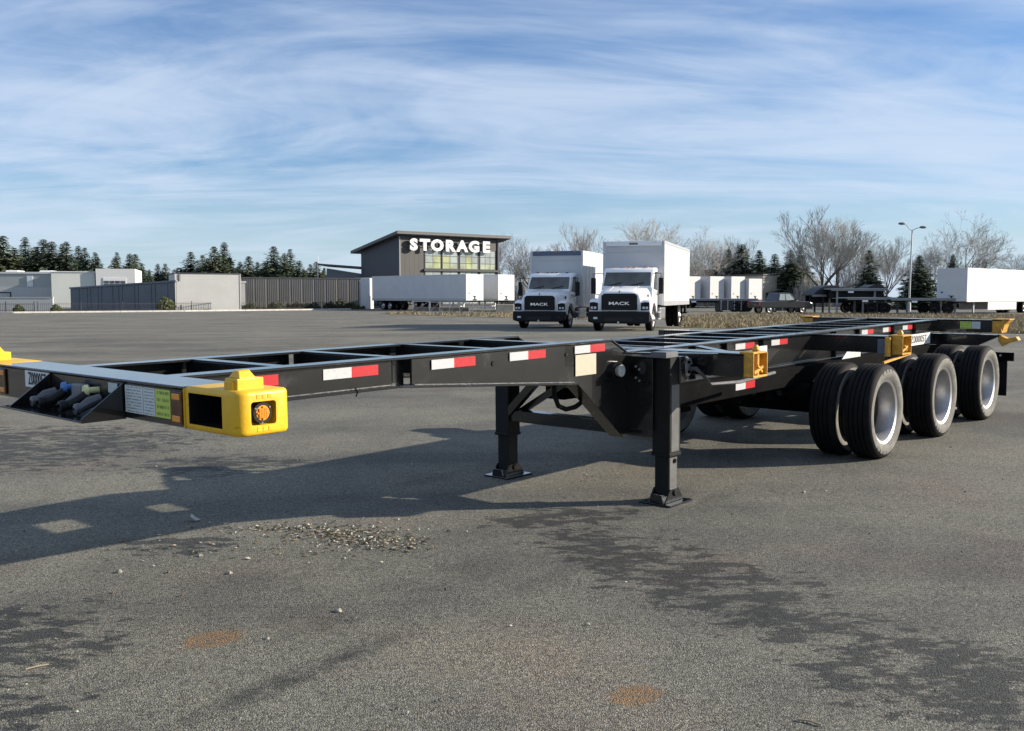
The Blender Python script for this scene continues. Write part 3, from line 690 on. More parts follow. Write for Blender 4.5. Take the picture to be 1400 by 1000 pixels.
for k_ in range(10):
    a = 2*math.pi*k_/10; hub_me.cyl((.135*math.cos(a), -.085, .135*math.sin(a)), (.135*math.cos(a), -.052, .135*math.sin(a)), .014, None, 6)
hub_me = hub_me.mesh('hub', MATS['shaded grey disc'], smooth=30)
for i in range(3):
    for s in (1, -1):
        for k_ in (0, 1):
            n = s*(WW - TW/2 - k_*(TW + .075)); x = XA + i*DA
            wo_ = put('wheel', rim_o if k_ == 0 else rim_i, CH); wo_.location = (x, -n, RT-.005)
            wo_.rotation_euler = (0, random.Random(i*7+k_+s).uniform(0, 6), math.pi if s > 0 else 0)
            put('tyre', tyre_me, wo_)
            if k_ == 0: put('hub', hub_me, wo_)
            if k_ == 0 and s > 0:
                wo_.rotation_euler = (0, 0, math.pi)
                for txt, a0 in (('CARI', R_(-86 + 13*i)), ('CARI', R_(70 + 40*i))):
                    for j, ch in enumerate(txt):
                        a = a0 + j*R_(11); rr = .358
                        # chassis coords of a letter on the sidewall, reading around the rim from the inside out
                        d = Vector((math.cos(a), 0, -math.sin(a)))*-1; 
                        up_ = Vector((-math.cos(a), 0, math.sin(a)))
                        # in wheel-local space the outer face is +y
                        pos = Vector((math.cos(a)*rr, TW/2+.0065, math.sin(a)*rr))
                        radial = Vector((math.cos(a), 0, math.sin(a))); xd = radial.cross(Vector((0, 1, 0)))
                        lettering('raised_letter', ch, .042, raised, wo_, pos, -radial.cross(Vector((0,1,0)))*-1, radial, extrude=.0012, bold=.02)
#SPLIT2
# ================================================================== box trucks
def truck_wheel_meshes():
    R, h, r = .50, .13, .30
    prof = [(r, -h+.02), (r+.03, -h), (R-.06, -h-.004), (R-.02, -h+.01), (R, -h+.03), (R, -.05), (R-.012, -.045), (R-.012, -.035), (R, -.03), (R, .03), (R-.012, .035), (R-.012, .045), (R, .05), (R, h-.03), (R-.02, h-.01), (R-.06, h+.004), (r+.03, h), (r, h-.02)]
    ty = MB().lathe(prof, 36, axis='x').mesh('tyre', rubber, smooth=35)
    rm = MB().lathe([(r+.005, h-.015), (r-.03, h-.03), (r-.05, h-.09), (.2, h-.05), (.17, h-.02), (.10, h+.02), (.06, h+.06), (.001, h+.065), (.001, -h), (r, -h+.02)], 32, axis='x', close=False).mesh('wheel', alloy, smooth=35)
    return ty, rm
tk_tyre, tk_rim = truck_wheel_meshes()
def fleet_truck(label, loc, rz, dark_trim=False, box_top=3.62):
    T = thing('box_truck', label, 'truck', loc, rz, 'white box trucks parked behind the chassis')
    mk_ = lambda mb, name, m, p=T, **kw: mb.build(name, m, p, **kw)
    # --- cargo box
    yb0, yb1, xb, zb = 2.85, 10.7, 1.27, 1.02
    box = mk_(MB().box(-xb, xb, yb0, yb1, zb, box_top), 'cargo_box', panelw, bevel=.02, bseg=2)
    post = mat('aluminium extrusion', (.52, .53, .54), .38, metal=.6, var=.08)
    for s in (1, -1):
        mk_(MB().box(s*(xb-.10), s*(xb+.014), yb0-.016, yb0+.07, zb-.02, box_top+.004), 'corner_post', post, box, bevel=.012)
        mk_(MB().box(s*(xb-.02), s*(xb+.016), yb0+.07, yb1, box_top-.11, box_top+.012), 'top_rail', post if not dark_trim else white, box, bevel=.008)
        mk_(MB().box(s*(xb-.02), s*(xb+.016), yb0+.07, yb1, zb-.03, zb+.17), 'bottom_rail', post, box, bevel=.008)
        sm = MB().box(s*xb, s*(xb+.012), -.010, .010, zb+.18, box_top-.12).mesh('panel_seam', mat('seam grey', (.36, .36, .355), .5))
        for i in range(1, 12):
            o = put('panel_seam', sm, box); o.location = (0, yb0 + i*.64, 0)
    mk_(MB().box(-xb+.1, xb-.1, yb0-.05, yb0, box_top-.20, box_top+.006), 'front_header', mat('dark blue trim', (.10, .13, .20), .5) if dark_trim else white, box, bevel=.02)  # dark header is the trim's own colour, on one truck only
    mk_(MB().box(-xb+.1, xb-.1, yb0-.02, yb0-.001, box_top-.44, box_top-.41), 'trim_strip', post, box)
    if not dark_trim:
        mk_(MB().box(-.18, .18, yb0-.056, yb0-.05, box_top-.14, box_top-.08), 'maker_plate', mat('navy plate', (.03, .04, .09), .4), box)
    for x in (-.9, -.12, 0, .12, .9): mk_(MB().box(x-.03, x+.03, yb0-.07, yb0-.05, box_top-.05, box_top-.025), 'clearance_light', amber, box)
    mk_(MB().box(-1.2, 1.2, yb1-.35, yb1+.10, .55, .62).box(-1.15, -1.05, yb1-.3, yb1, .62, zb).box(1.05, 1.15, yb1-.3, yb1, .62, zb), 'rear_bumper', plastic)
    # --- frame
    mk_(MB().box(-.48, -.38, .3, 10.4, .62, .90).box(.38, .48, .3, 10.4, .62, .90), 'chassis_frame', plastic)
    mk_(MB().box(.55, 1.12, 3.0, 4.3, .42, .95), 'fuel_tank', mat('brushed tank', (.45, .46, .47), .3, metal=.8), bevel=.08, bseg=3)
    mk_(MB().box(-1.12, -.6, 3.0, 3.9, .45, .95), 'battery_box', plastic, bevel=.03)
    for z in (.45, .72): mk_(MB().box(.80, 1.2, 1.95, 2.65, z, z+.05).box(-1.2, -.80, 1.95, 2.65, z, z+.05), 'cab_step', steel)
    # --- cab
    cab = mk_(MB().prism([(1.42, .95), (1.42, 1.74), (1.86, 2.42), (2.05, 2.53), (2.72, 2.55), (2.75, .90), (1.55, .90)], 'x', -1.03, 1.03), 'cab', white, bevel=.07, bseg=3, smooth=50)
    d = Vector((0, 1.86-1.42, 2.42-1.74)).normalized(); nrm = Vector((0, -d.z, d.y))
    def onws(x, t, o=.012):
        p = Vector((x, 1.42, 1.74)) + d*t + nrm*o; return tuple(p)
    ws = MB(); L = .81
    lo = [onws(x, .05 + .02*abs(x)**2) for x in (-.95, -.5, 0, .5, .95)]; hi = [onws(x, L-.10) for x in (.91, .5, 0, -.5, -.91)]
    lo2 = [onws(x, .05 + .02*abs(x)**2, -.03) for x in (-.95, -.5, 0, .5, .95)]; hi2 = [onws(x, L-.10, -.03) for x in (.91, .5, 0, -.5, -.91)]
    ws.loft([lo2+hi2, lo+hi]); mk_(ws, 'windshield', glass, cab)
    for s in (1, -1):
        mk_(MB().prism([(1.66, 1.68), (1.98, 2.36), (2.55, 2.38), (2.58, 1.62)], 'x', s*1.028, s*1.042), 'side_window', glass, cab)
        mk_(MB().bar(onws(s*.45-.3, .07, .03), onws(s*.45+.22, .20, .03), .02, .02), 'wiper', plastic, cab)
        mk_(MB().box(s*1.03, s*1.045, 1.62, 2.66, 1.50, 1.53), 'door_trim', plastic, cab)
    for x in (-.7, -.22, 0, .22, .7): mk_(MB().box(x-.05, x+.05, 2.05, 2.18, 2.53, 2.57), 'roof_light', amber if not dark_trim else plastic, cab, bevel=.01)
    # --- hood
    def sec(y, wt, wb, z0, zs, zt):
        return [(-wb, y, z0), (-wb, y, zs-.10), (-wb*.985, y, zs), (-wt, y, zt-.05), (-wt*.72, y, zt), (-wt*.5, y, zt+.02), (0, y, zt+.03), (wt*.5, y, zt+.02), (wt*.72, y, zt), (wt, y, zt-.05), (wb*.985, y, zs), (wb, y, zs-.10), (wb, y, z0)]
    hd = MB().loft([sec(.02, .72, .80, .80, 1.26, 1.50), sec(.12, .78, .88, .80, 1.32, 1.56), sec(.7, .84, .95, .85, 1.42, 1.66), sec(1.46, .90, 1.0, .95, 1.56, 1.77)])
    hood = mk_(hd, 'hood', white, smooth=40, bevel=.015)
    for s in (1, -1): mk_(MB().tube([(s*.46, .06, 1.53), (s*.46, .4, 1.625), (s*.5, 1.4, 1.785)], .012, 6), 'hood_crease', white, hood, smooth=60)
    for s in (1, -1):   # fenders with wheel arch
        outer = [(.02, .80), (.02, 1.12), (.12, 1.24), (.5, 1.30), (1.3, 1.24), (1.62, 1.05), (1.66, .72)]
        inner = []
        for i in range(9):
            a = math.pi*i/8; inner.append((1.0 + .58*math.cos(a), .56 + .56*math.sin(a)))
        poly = outer + inner[1:-1] + [(.42, .62), (.30, .62), (.1, .70)]
        mk_(MB().prism(poly, 'x', s*.70, s*1.20), 'fender', white, bevel=.05, bseg=3, smooth=50)
        hl = mk_(MB().prism([(.84, .84), (1.17, .86), (1.17, 1.14), (1.0, 1.16), (.84, 1.12)] if s > 0 else [(-.84, .84), (-1.17, .86), (-1.17, 1.14), (-1.0, 1.16), (-.84, 1.12)], 'y', -.014, .03), 'headlight', plastic, bevel=.01)
        mk_(MB().box(s*.90, s*1.00, -.03, .0, .89, .98).box(s*1.03, s*1.12, -.03, .0, .89, .98), 'lens', lamp_glass, hl, bevel=.012)
        mk_(MB().box(s*.86, s*1.16, -.022, .0, 1.06, 1.13), 'brow_lamp', plastic, hl, bevel=.008)
        # mirrors
        mr = mk_(MB().box(s*1.27, s*1.46, 1.42, 1.56, 1.48, 2.12), 'mirror', plastic, bevel=.035, bseg=2)
        mk_(MB().tube([(s*1.0, 1.80, 2.28), (s*1.15, 1.55, 2.30), (s*1.36, 1.49, 2.28), (s*1.36, 1.49, 2.10)], .016, 6).tube([(s*1.0, 1.70, 1.42), (s*1.2, 1.55, 1.44), (s*1.36, 1.49, 1.50)], .016, 6), 'mirror_arm', plastic, mr)
        mk_(MB().box(s*1.29, s*1.44, 1.556, 1.564, 1.52, 2.08), 'mirror_glass', chrome, mr)
        mk_(MB().prism([(.78, 1.34), (.92, 1.34), (.92, 1.46), (.78, 1.46)], 'x', s*.955, s*.985), 'hood_vent', plastic, hood)
    # --- grille with maker lettering
    gr = mk_(MB().prism([(-.70, .85), (.70, .85), (.70, 1.40), (.60, 1.485), (-.60, 1.485), (-.70, 1.40)], 'y', -.03, .03), 'grille', plastic, bevel=.012)
    mm = mat('grille mesh', (.014, .015, .017), .45, spec=.3)
    for i in range(9):
        mk_(MB().box(-.64, .64, -.040, -.031, .90+i*.062, .925+i*.062), 'grille_bar', mm, gr)
    lettering('badge', 'MACK', .165, chrome, gr, (0, -.062, 1.10), (1, 0, 0), (0, 0, 1), extrude=.018, bold=.02, sx=1.75)
    mk_(MB().tube([(0, -.01, 1.54), (0, .0, 1.57), (0, -.02, 1.60)], [.03, .025, .008], 8), 'hood_ornament', plastic, hood)
    # --- bumper
    bp = mk_(MB().prism([(-1.21, .40), (-1.21, .79), (1.21, .79), (1.21, .40), (.98, .33), (-.98, .33)], 'y', -.16, .10), 'bumper', plastic, bevel=.05, bseg=2)
    mk_(MB().box(-.55, .55, -.165, -.158, .42, .56), 'air_intake', mm, bp)
    for s in (1, -1): mk_(MB().box(s*.82, s*.98, -.168, -.158, .50, .58), 'fog_lamp', lamp_glass if s < 0 else mm, bp)
    mk_(MB().box(-.03, .03, -.18, -.15, .36, .41).cyl((0, -.18, .38), (0, -.14, .38), .04, None, 10), 'tow_eye', chrome, bp)
    # --- wheels
    for s in (1, -1):
        a = put('wheel', tk_rim, T); a.location = (s*1.03, 1.0, .5); a.rotation_euler = (0, 0, 0 if s > 0 else math.pi); put('tyre', tk_tyre, a)
        for q in (0, 1):
            a = put('wheel', tk_rim, T); a.location = (s*(1.08-.32*q), 7.9, .5); a.rotation_euler = (0, 0, 0 if s > 0 else math.pi); put('tyre', tk_tyre, a)
        mk_(MB().box(s*.75, s*1.25, 8.5, 8.52, .25, .95), 'mud_flap', rubber)
    mk_(MB().cyl((-.9, 1.0, .5), (.9, 1.0, .5), .06).cyl((-.9, 7.9, .5), (.9, 7.9, .5), .09), 'axle', plastic)
    return T
a18 = R_(18)
def place_truck(label, corner, dark, top):
    ox = corner[0] - 1.27*math.cos(a18) - 2.85*math.sin(a18); oy = corner[1] + 1.27*math.sin(a18) - 2.85*math.cos(a18)
    return fleet_truck(label, (ox, oy, gz(ox, oy+3)), -a18, dark, top)
place_truck('white box truck parked nearer, on the right of the pair, plain white box front', (6.22, 38.9), False, 3.64)
place_truck('white box truck parked on the left of the pair, dark band along its box top', (3.31, 44.5), True, 3.58)

# ================================================================== parked van trailers
VANS = 'white van trailers parked at the back of the lot'
vt_tyre = tk_tyre; vt_rim = tk_rim
def van(label, nose, d, L=16.1, H=4.0, skirt=False, side_seams=True, floor=1.12, col=None):
    """nose = centre of the front face on the ground, d = direction from nose to tail"""
    pm = col or panelw
    dx, dy = d; l = math.hypot(dx, dy); rz = math.atan2(dy/l, dx/l)
    V = thing('van_trailer', label, 'trailer', (nose[0], nose[1], gz(*nose)), rz, VANS)
    mk_ = lambda mb, name, m, p=V, **kw: mb.build(name, m, p, **kw)
    body = mk_(MB().box(0, L, -1.3, 1.3, floor, H), 'van_body', pm, bevel=.03, bseg=2)
    al = mat('dull rail', (.40, .41, .42), .5, metal=.4, var=.1)
    for s in (1, -1):
        mk_(MB().box(.05, L, s*1.28, s*1.315, floor-.04, floor+.22), 'bottom_rail', al, body)
        mk_(MB().box(.05, L, s*1.28, s*1.315, H-.10, H+.01), 'top_rail', pm, body)
        mk_(MB().box(-.012, .10, s*1.22, s*1.312, floor-.02, H+.005), 'corner_post', pm, body, bevel=.02)
        if side_seams:
            sm = MB().box(-.02, .02, s*1.298, s*1.306, floor+.22, H-.10).mesh('panel_seam', pm)
            for i in range(1, 13): put('panel_seam', sm, body).location = (i*L/13, 0, 0)
    mk_(MB().box(-.03, 0, -.28, .28, floor+.05, floor+.16).box(-.05, 0, -.05, .05, floor+.16, floor+.5).tube([(-.04, -.2, floor+.5), (-.08, 0, floor+.42), (-.04, .22, floor+.52)], .03, 6), 'coupling_panel', plastic, body)
    mk_(MB().box(-.02, 0, .75, .95, floor+.75, floor+.85), 'document_box', plastic, body)
    for y in (-1.1, 1.1): mk_(MB().box(-.015, 0, y-.03, y+.03, H-.12, H-.08), 'clearance_light', amber, body)
    mk_(MB().box(.3, L-.2, -.55, .55, floor-.16, floor-.03), 'floor_frame', plastic)
    for s in (1, -1):
        mk_(MB().box(2.5, 2.64, s*.72, s*.86, .12, floor-.1).box(2.4, 2.74, s*.66, s*.92, 0, .03), 'landing_leg', al)
        if skirt: mk_(MB().box(4.5, L-5.2, s*1.24, s*1.27, .35, floor-.04), 'side_skirt', mat('pale skirt', (.50, .52, .55), .5), bevel=.01)
        for xw in (L-3.2, L-1.95):
            for q in (0, 1):
                a = put('wheel', vt_rim, V); a.location = (xw, s*(1.1-.3*q), .5); a.rotation_euler = (0, 0, (math.pi/2 if s > 0 else -math.pi/2)); put('tyre', vt_tyre, a)
    mk_(MB().box(2.5, 2.64, -.72, .72, .45, .55), 'cross_tube', al)
    mk_(MB().box(L-4.0, L-1.2, -.5, .5, .62, floor-.16), 'bogie_frame', plastic)
    mk_(MB().box(L-.1, L, -1.1, 1.1, .5, .6).box(L-.1, L, -.5, -.42, .6, floor-.1).box(L-.1, L, .42, .5, .6, floor-.1), 'underrun_bumper', plastic)
    return V
d1 = (-.722, .692); p1_ = (.692, .722)
van('long white van trailer with its shaded side showing, in front of the storage building', (-4.89+1.3*p1_[0], 101+1.3*p1_[1]), d1, H=3.92, skirt=False)
van('white van trailer whose bright nose shows just left of the trucks', (-1.53+1.3*p1_[0], 105+1.3*p1_[1]), d1, H=3.98)
d2, p2_ = (-.55, .835), (.835, .55)
for (x, y), h_, lb in (((22.9, 125), 4.2, 'white van trailer nearest the right hand truck, its nose half hidden by the truck box'), ((26.25, 126), 4.22, 'white van trailer second from the trucks in the row of four noses'), ((29.29, 127), 4.22, 'white van trailer third from the trucks in the row of four noses'), ((31.89, 128), 3.95, 'white van trailer with lower roof, last in the row of four noses')):
    van(lb, (x + 1.3*p2_[0], y + 1.3*p2_[1]), d2, H=h_, side_seams=False)
van('large white van trailer at the right edge with sunlit side and grey shaded nose', (38.39, 82.98), (.75, .66), H=4.02, skirt=True)

# ================================================================== storage building
cladd = mat('shaded charcoal cladding', (.034, .040, .052), .55, var=.08, vscale=.6)  # darker and bluer: shade of the left side is put into the colour
fasc = mat('dark roof fascia', (.075, .075, .080), .5, var=.1)
corr = mat('brown grey ribbed panel', (.052, .051, .051), .6, var=.06, vscale=.8)
SB = thing('storage_building', 'tall charcoal storage building with sloping roof and white STORAGE letters', 'building', (-14.5, 123.0, 0))
fx, fy = .80, .60; bx_, by_ = -.60, .80      # along the front (to the right), and back along the side
def SP(u, v, z): return (fx*u + bx_*v, fy*u + by_*v, z)
SFW, SD_ = 15.6, 10.5
def spoly(mb, u0, u1, v0, v1, z0, zf0, zb0):
    """box in building axes with front top zf0 and back top zb0"""
    vs = [SP(u0,v0,z0), SP(u1,v0,z0), SP(u1,v1,z0), SP(u0,v1,z0), SP(u0,v0,zf0), SP(u1,v0,zf0), SP(u1,v1,zb0), SP(u0,v1,zb0)]
    return mb.add(vs, [(0,3,2,1),(4,5,6,7),(0,1,5,4),(1,2,6,5),(2,3,7,6),(3,0,4,7)])
sw = spoly(MB(), 0, SFW, 0, SD_, 0, 9.35, 7.75).build('wall', cladd, SB)
rf = MB(); th_ = .38
vs = [SP(-.9,-1.0,9.95-th_), SP(SFW+1.7,-1.0,9.95-th_), SP(SFW+1.7,SD_+1.4,7.86-th_), SP(-.9,SD_+1.4,7.86-th_), SP(-.9,-1.0,9.95), SP(SFW+1.7,-1.0,9.95), SP(SFW+1.7,SD_+1.4,7.86), SP(-.9,SD_+1.4,7.86)]
rf.add(vs, [(0,3,2,1),(4,5,6,7),(0,1,5,4),(1,2,6,5),(2,3,7,6),(3,0,4,7)])
rfo = rf.build('roof', fasc, SB)
spoly(MB(), -.92, SFW+1.72, -1.03, -1.0, 9.62, 9.68, 9.68).build('roof_drip_edge', mat('pale drip edge', (.16, .165, .17), .5), rfo)
# cladding panels on the front left and seams on the side wall
for i in range(5):
    spoly(MB(), .06+i*.70, .06+i*.70+.685, -.03, -.002, .2, 9.2, 9.2).build('wall_panel', corr, SB)
for i in range(10):
    vz = lambda v: 9.30 - (v/SD_)*1.6
    spoly(MB(), -.022, -.002, i*1.05+.008, i*1.05+1.042, .2, vz(i*1.05+.03)-.25, vz(i*1.05+1.02)-.25).build('wall_panel', cladd, SB)
spoly(MB(), -.06, .06, -.07, .06, 0, 9.3, 9.3).build('corner_trim', mat('light corner trim', (.26, .27, .28), .5), SB)
spoly(MB(), 3.6, SFW-.15, -.05, -.002, 7.85, 9.2, 9.2).build('sign_band', corr, SB)
# glazed bays: frame, panes, warm lit interior colours
frame_m = mat('dark window frame', (.035, .035, .038), .45)
gl_a = mat('pale reflecting pane', (.30, .34, .33), .10, var=.25, vscale=.5, spec=.8); gl_y = mat('yellow wall behind pane', (.35, .38, .20), .12, var=.25, vscale=.8, spec=.8); gl_g = mat('olive pane', (.33, .37, .27), .1, var=.3, vscale=.7, spec=.8)
bays = [(3.8, 6.2), (6.5, 8.9), (9.3, 12.2), (12.6, 15.1)]
for bi, (u0, u1) in enumerate(bays):
    wd = spoly(MB(), u0-.08, u1+.08, -.06, -.003, .4, 7.85, 7.85).build('window', frame_m, SB)
    nc = 2 if bi < 2 else 3
    for r, (z0, z1) in enumerate(((.6, 2.0), (2.1, 3.3), (3.42, 4.88), (5.28, 5.98), (6.06, 6.86), (6.94, 7.75))):
        for c in range(nc):
            a = u0 + (u1-u0)*c/nc + .04; b = u0 + (u1-u0)*(c+1)/nc - .04
            m_ = gl_a if r in (0, 1, 2, 5) else (gl_y if (c + bi) % 2 == 1 and bi < 3 else (gl_g if r == 3 else gl_a))
            spoly(MB(), a, b, -.075, -.055, z0, z1, z1).build('pane', m_, wd)
spoly(MB(), 3.5, SFW, -.35, -.05, 4.92, 5.18, 5.18).build('canopy', frame_m, SB)
spoly(MB(), SFW-.10, SFW+.12, -.2, .1, 0, 9.3, 9.3).build('corner_column', frame_m, SB)
sg = mat('white sign face', (.70, .70, .70), .4)
SL_ = put('sign', spoly(MB(), 1.3, 14.6, -.40, -.34, 8.18, 8.24, 8.24).mesh('sign', frame_m), SB)
for u, ch in zip((1.75, 3.45, 5.35, 7.35, 9.30, 11.25, 13.25), 'STORAGE'):
    q = SP(u, -.55, 8.22)
    lettering('letter', ch, 1.95, sg, SL_, q, (fx, fy, 0), (0, 0, 1), extrude=.10, bold=.052, sx=1.20)
# low wing to the left with a mono-pitch roof
LW = thing('office_wing', 'low grey building with slanted dark roof left of the storage tower', 'building', (-23.5, 133, 0))
MB().prism([(-2.4, 0), (-2.4, 5.5), (5.2, 4.3), (5.2, 0)], 'y', 0, 7).build('wall', mat('mid grey cladding', (.17, .18, .19), .6, var=.08, vscale=.7), LW)
MB().prism([(-3.6, 5.92), (-3.6, 6.15), (5.4, 5.5), (5.4, 5.25)], 'y', -.9, 7.8).build('roof', fasc, LW)
MB().box(2.4, 4.3, -.05, -.003, 3.0, 4.0).build('window', glass, LW)
MB().box(-2.3, 2.0, -.05, -.003, .2, 3.1).build('wall_panel', corr, LW)
SH = thing('white_container', 'narrow white steel shed between the grey storage units and the long van trailer', 'shed', (-18.9, 117.2, 0))
MB().box(-.45, 1.4, 0, 3, 0, 3.85).build('body', panelw, SH, bevel=.03)
MB().box(-.40, .5, -.02, 0, .2, 3.6).build('door', panelw, SH); MB().cyl((.2, -.05, .4), (.2, -.05, 3.4), .03).build('lock_rod', steel, SH)

# grey ribbed storage units
U = thing('storage_units', 'long low row of brown grey ribbed storage units behind the fence', 'building', (-33.2, 112, 0), R_(20))
MB().box(0, 15.4, 0, 8, 0, 3.72).build('wall', corr, U)
for i in range(11):
    pn = MB().box(i*1.40+.02, i*1.40+1.37, -.06, -.003, .1, 3.70).build('wall_panel', mat('ribbed panel %d' % (i % 3), [(.185,.178,.168), (.17,.165,.156), (.20,.192,.18)][i % 3], .6, var=.07, vscale=.9), U)
    rib = MB()
    for k_ in range(6): rib.box(i*1.40+.10+k_*.21, i*1.40+.16+k_*.21, -.085, -.06, .1, 3.70)
    tag(rib.build('rib', corr, pn), kind='stuff')
MB().box(-.1, 15.5, -.12, 8.1, 3.70, 3.84).build('roof', fasc, U)
# white block building
Bk = thing('white_block_building', 'plain white block building end with fine horizontal siding', 'building', (-35.5, 100.3, 0), R_(25))
wsd = mat('off white siding', (.50, .50, .475), .6, var=.04, vscale=.6)
MB().box(0, 6.65, 0, 7, 0, 3.96).build('wall', wsd, Bk)
for i in range(13): MB().box(.06, 6.59, -.018, -.002, .12+i*.295, .12+i*.295+.289).build('siding_board', wsd, Bk, bevel=.003)
MB().box(-.06, .05, -.06, .06, 0, 4.05).build('corner_trim', wsd, Bk); MB().box(6.6, 6.71, -.06, .06, 0, 3.98).build('corner_trim', wsd, Bk)
MB().prism([(-.08, 3.98), (6.75, 3.98), (6.75, 4.06), (-.08, 4.06)], 'y', -.1, 7.1).build('roof', fasc, Bk)
# dark blue grey units with a raking parapet
Dk = thing('dark_storage_units', 'slate blue storage units with a roof line rising to the right', 'building', (-52.0, 112.0, 0))
slate = mat('slate blue cladding', (.125, .130, .145), .6, var=.08, vscale=.6); slate2 = mat('slate pier', (.075, .080, .095), .6)
ang = math.atan2(-11.7, 16.6); Dk.rotation_euler = (0, 0, ang); LD = 20.3
MB().prism([(0, 0), (LD, 0), (LD, 3.10), (0, 2.45)], 'y', 0, 9).build('wall', slate, Dk)
px0 = 0.0
for i, wd_ in enumerate((1.9, 1.7, .7, 1.5, .7, 2.2, 1.2, .7, 2.3, .7, 2.4, .7, 2.2, 1.2)):
    z1 = lambda x: 2.42 + (x/LD)*.63
    MB().prism([(px0+.05, .1), (px0+wd_-.05, .1), (px0+wd_-.05, z1(px0+wd_)-.03), (px0+.05, z1(px0)-.03)], 'y', -.07, -.003).build('door_panel' if wd_ > .75 else 'wall_panel', slate if wd_ > .6 else slate2, Dk)
    px0 += wd_
MB().prism([(-.1, 2.45), (LD+.1, 3.10), (LD+.1, 3.28), (-.1, 2.63)], 'y', -.15, 9.1).build('parapet', mat('grey coping', (.16, .17, .19), .6), Dk)
MB().box(LD-.4, LD+.2, .2, .8, 3.2, 3.9).build('roof_vent', slate2, Dk)
# far left industrial building
IB = thing('industrial_building', 'wide grey and white industrial building behind the low wall at far left', 'building', (-84, 137, 0), R_(10))
MB().box(0, 17.6, 0, 20, 0, 4.95).build('wall', mat('sage grey panel', (.33, .36, .35), .7, var=.05, vscale=.3), IB)
MB().box(-.1, 17.7, -.12, 20.1, 4.9, 5.16).build('parapet', mat('white coping', (.62, .62, .60), .6), IB)
for x in (9.3, 14): MB().box(x, x+1.8, 3, 6, 5.1, 5.45).build('skylight', white, IB, bevel=.1)
MB().box(0, 17.6, -.08, -.002, 0, 2.9).build('lower_wall', mat('pale block', (.42, .43, .43), .8, var=.06), IB)
MB().box(13.2, 14.0, -.12, -.01, 3.0, 4.55).build('window', mat('pale window', (.62, .64, .66), .3), IB)
MB().box(9.2, 11.0, -.14, -.08, 1.0, 2.2).build('window', plastic, IB); MB().box(9.35, 10.85, -.16, -.14, 1.05, 2.05).build('pane', gl_a, IB)
wx_ = mat('cream panel', (.56, .58, .54), .6, var=.04, vscale=.3)
WX = thing('white_annex', 'white flat roofed annex with a small dark grid window', 'building', (-66.6, 137.5, 0), R_(17))
MB().box(0, 5.8, 0, 12, 0, 5.12).build('wall', wx_, WX); MB().box(6.0, 11.35, -.5, 12, 0, 5.62).build('tower_wall', mat('white render', (.58, .59, .58), .6, var=.04), WX)
MB().box(-.05, 6.0, -.1, 12.05, 5.08, 5.22).build('parapet', MATS['white coping'], WX)
wn = MB().box(7.0, 10.1, -.58, -.502, 3.0, 4.30).build('window', mat('white frame', (.66, .66, .66), .5), WX)
for r in range(2):
    for c in range(4): MB().box(7.12+c*.75, 7.12+c*.75+.62, -.62, -.585, 3.06+r*.44, 3.06+r*.44+.36).build('pane', glass, wn)
# low white wall at far left with steel picket fence in front
WL = thing('low_wall', 'low white wall behind the picket fence at far left', 'wall', (-58, 90.7, 0), R_(9))
MB().box(0, 13.3, 0, .3, 0, 1.42).build('wall', wsd, WL); MB().box(-.02, 13.34, -.04, .34, 1.42, 1.50).build('coping', conc, WL)
fb_ = mat('black fence steel', (.02, .02, .022), .5)
def picket_run(a, b, n_posts, label):
    L = math.dist(a, b); F = thing('picket_fence', label, 'fence', (a[0], a[1], gz(*a)), math.atan2(b[1]-a[1], b[0]-a[0]), 'black picket fences along the lot edge')
    for z in (.22, .82): MB().box(0, L, -.015, .015, z, z+.03).build('rail', fb_, F)
    pk = MB(); x = .1
    while x < L: pk.box(x, x+.018, -.009, .009, .08, .96); x += .17
    tag(pk.build('picket', fb_, F), kind='stuff')
    pm_ = MB().box(-.03, .03, -.03, .03, 0, 1.08).mesh('post', fb_)
    for i in range(n_posts): put('post', pm_, F).location = (L*i/(n_posts-1), 0, 0)
picket_run((-58, 88.6), (-45.2, 89.8), 6, 'black steel picket fence in front of the low white wall')
picket_run((-45.2, 90.4), (-36.2, 98.2), 4, 'black steel picket fence in front of the slate storage units')
picket_run((-35.8, 99.2), (-30.2, 103.3), 4, 'black steel picket fence in front of the white block building')
picket_run((-30.2, 103.6), (-19.2, 114.6), 6, 'black steel picket fence in front of the brown grey storage units')
# far buildings on the right
for lb, x, y, wx2, h_, col in (('cream low building seen between bare trees and the pickup truck', 39.6, 150, 3.1, 4.9, (.50, .44, .36)), ('taupe low building behind the pickup truck', 45.6, 160, 4.1, 5.3, (.27, .24, .22))):
    o = thing('low_building', lb, 'building', (x, y, 0), R_(32))
    MB().box(0, wx2, 0, 8, 0, h_).build('wall', mat('render '+lb[:5], col, .8, var=.12, vscale=.8), o)
    MB().box(-.15, wx2+.15, -.15, 8.1, h_, h_+.2).build('roof', fasc, o)
    MB().box(wx2*.2, wx2*.8, -.05, -.003, .8, 2.2).build('window', glass, o)
o = thing('brown_roofed_house', 'long brown roofed house behind the row of white van noses', 'building', (20, 172, 0))
MB().box(0, 24, 0, 10, 0, 4.3).build('wall', mat('brown wall', (.16, .13, .105), .8, var=.1), o)
MB().prism([(-.8, 4.2), (10.8, 4.2), (5, 6.6)], 'x', -.6, 24.6).build('roof', mat('brown shingle', (.10, .085, .075), .8, var=.2, vscale=2), o)
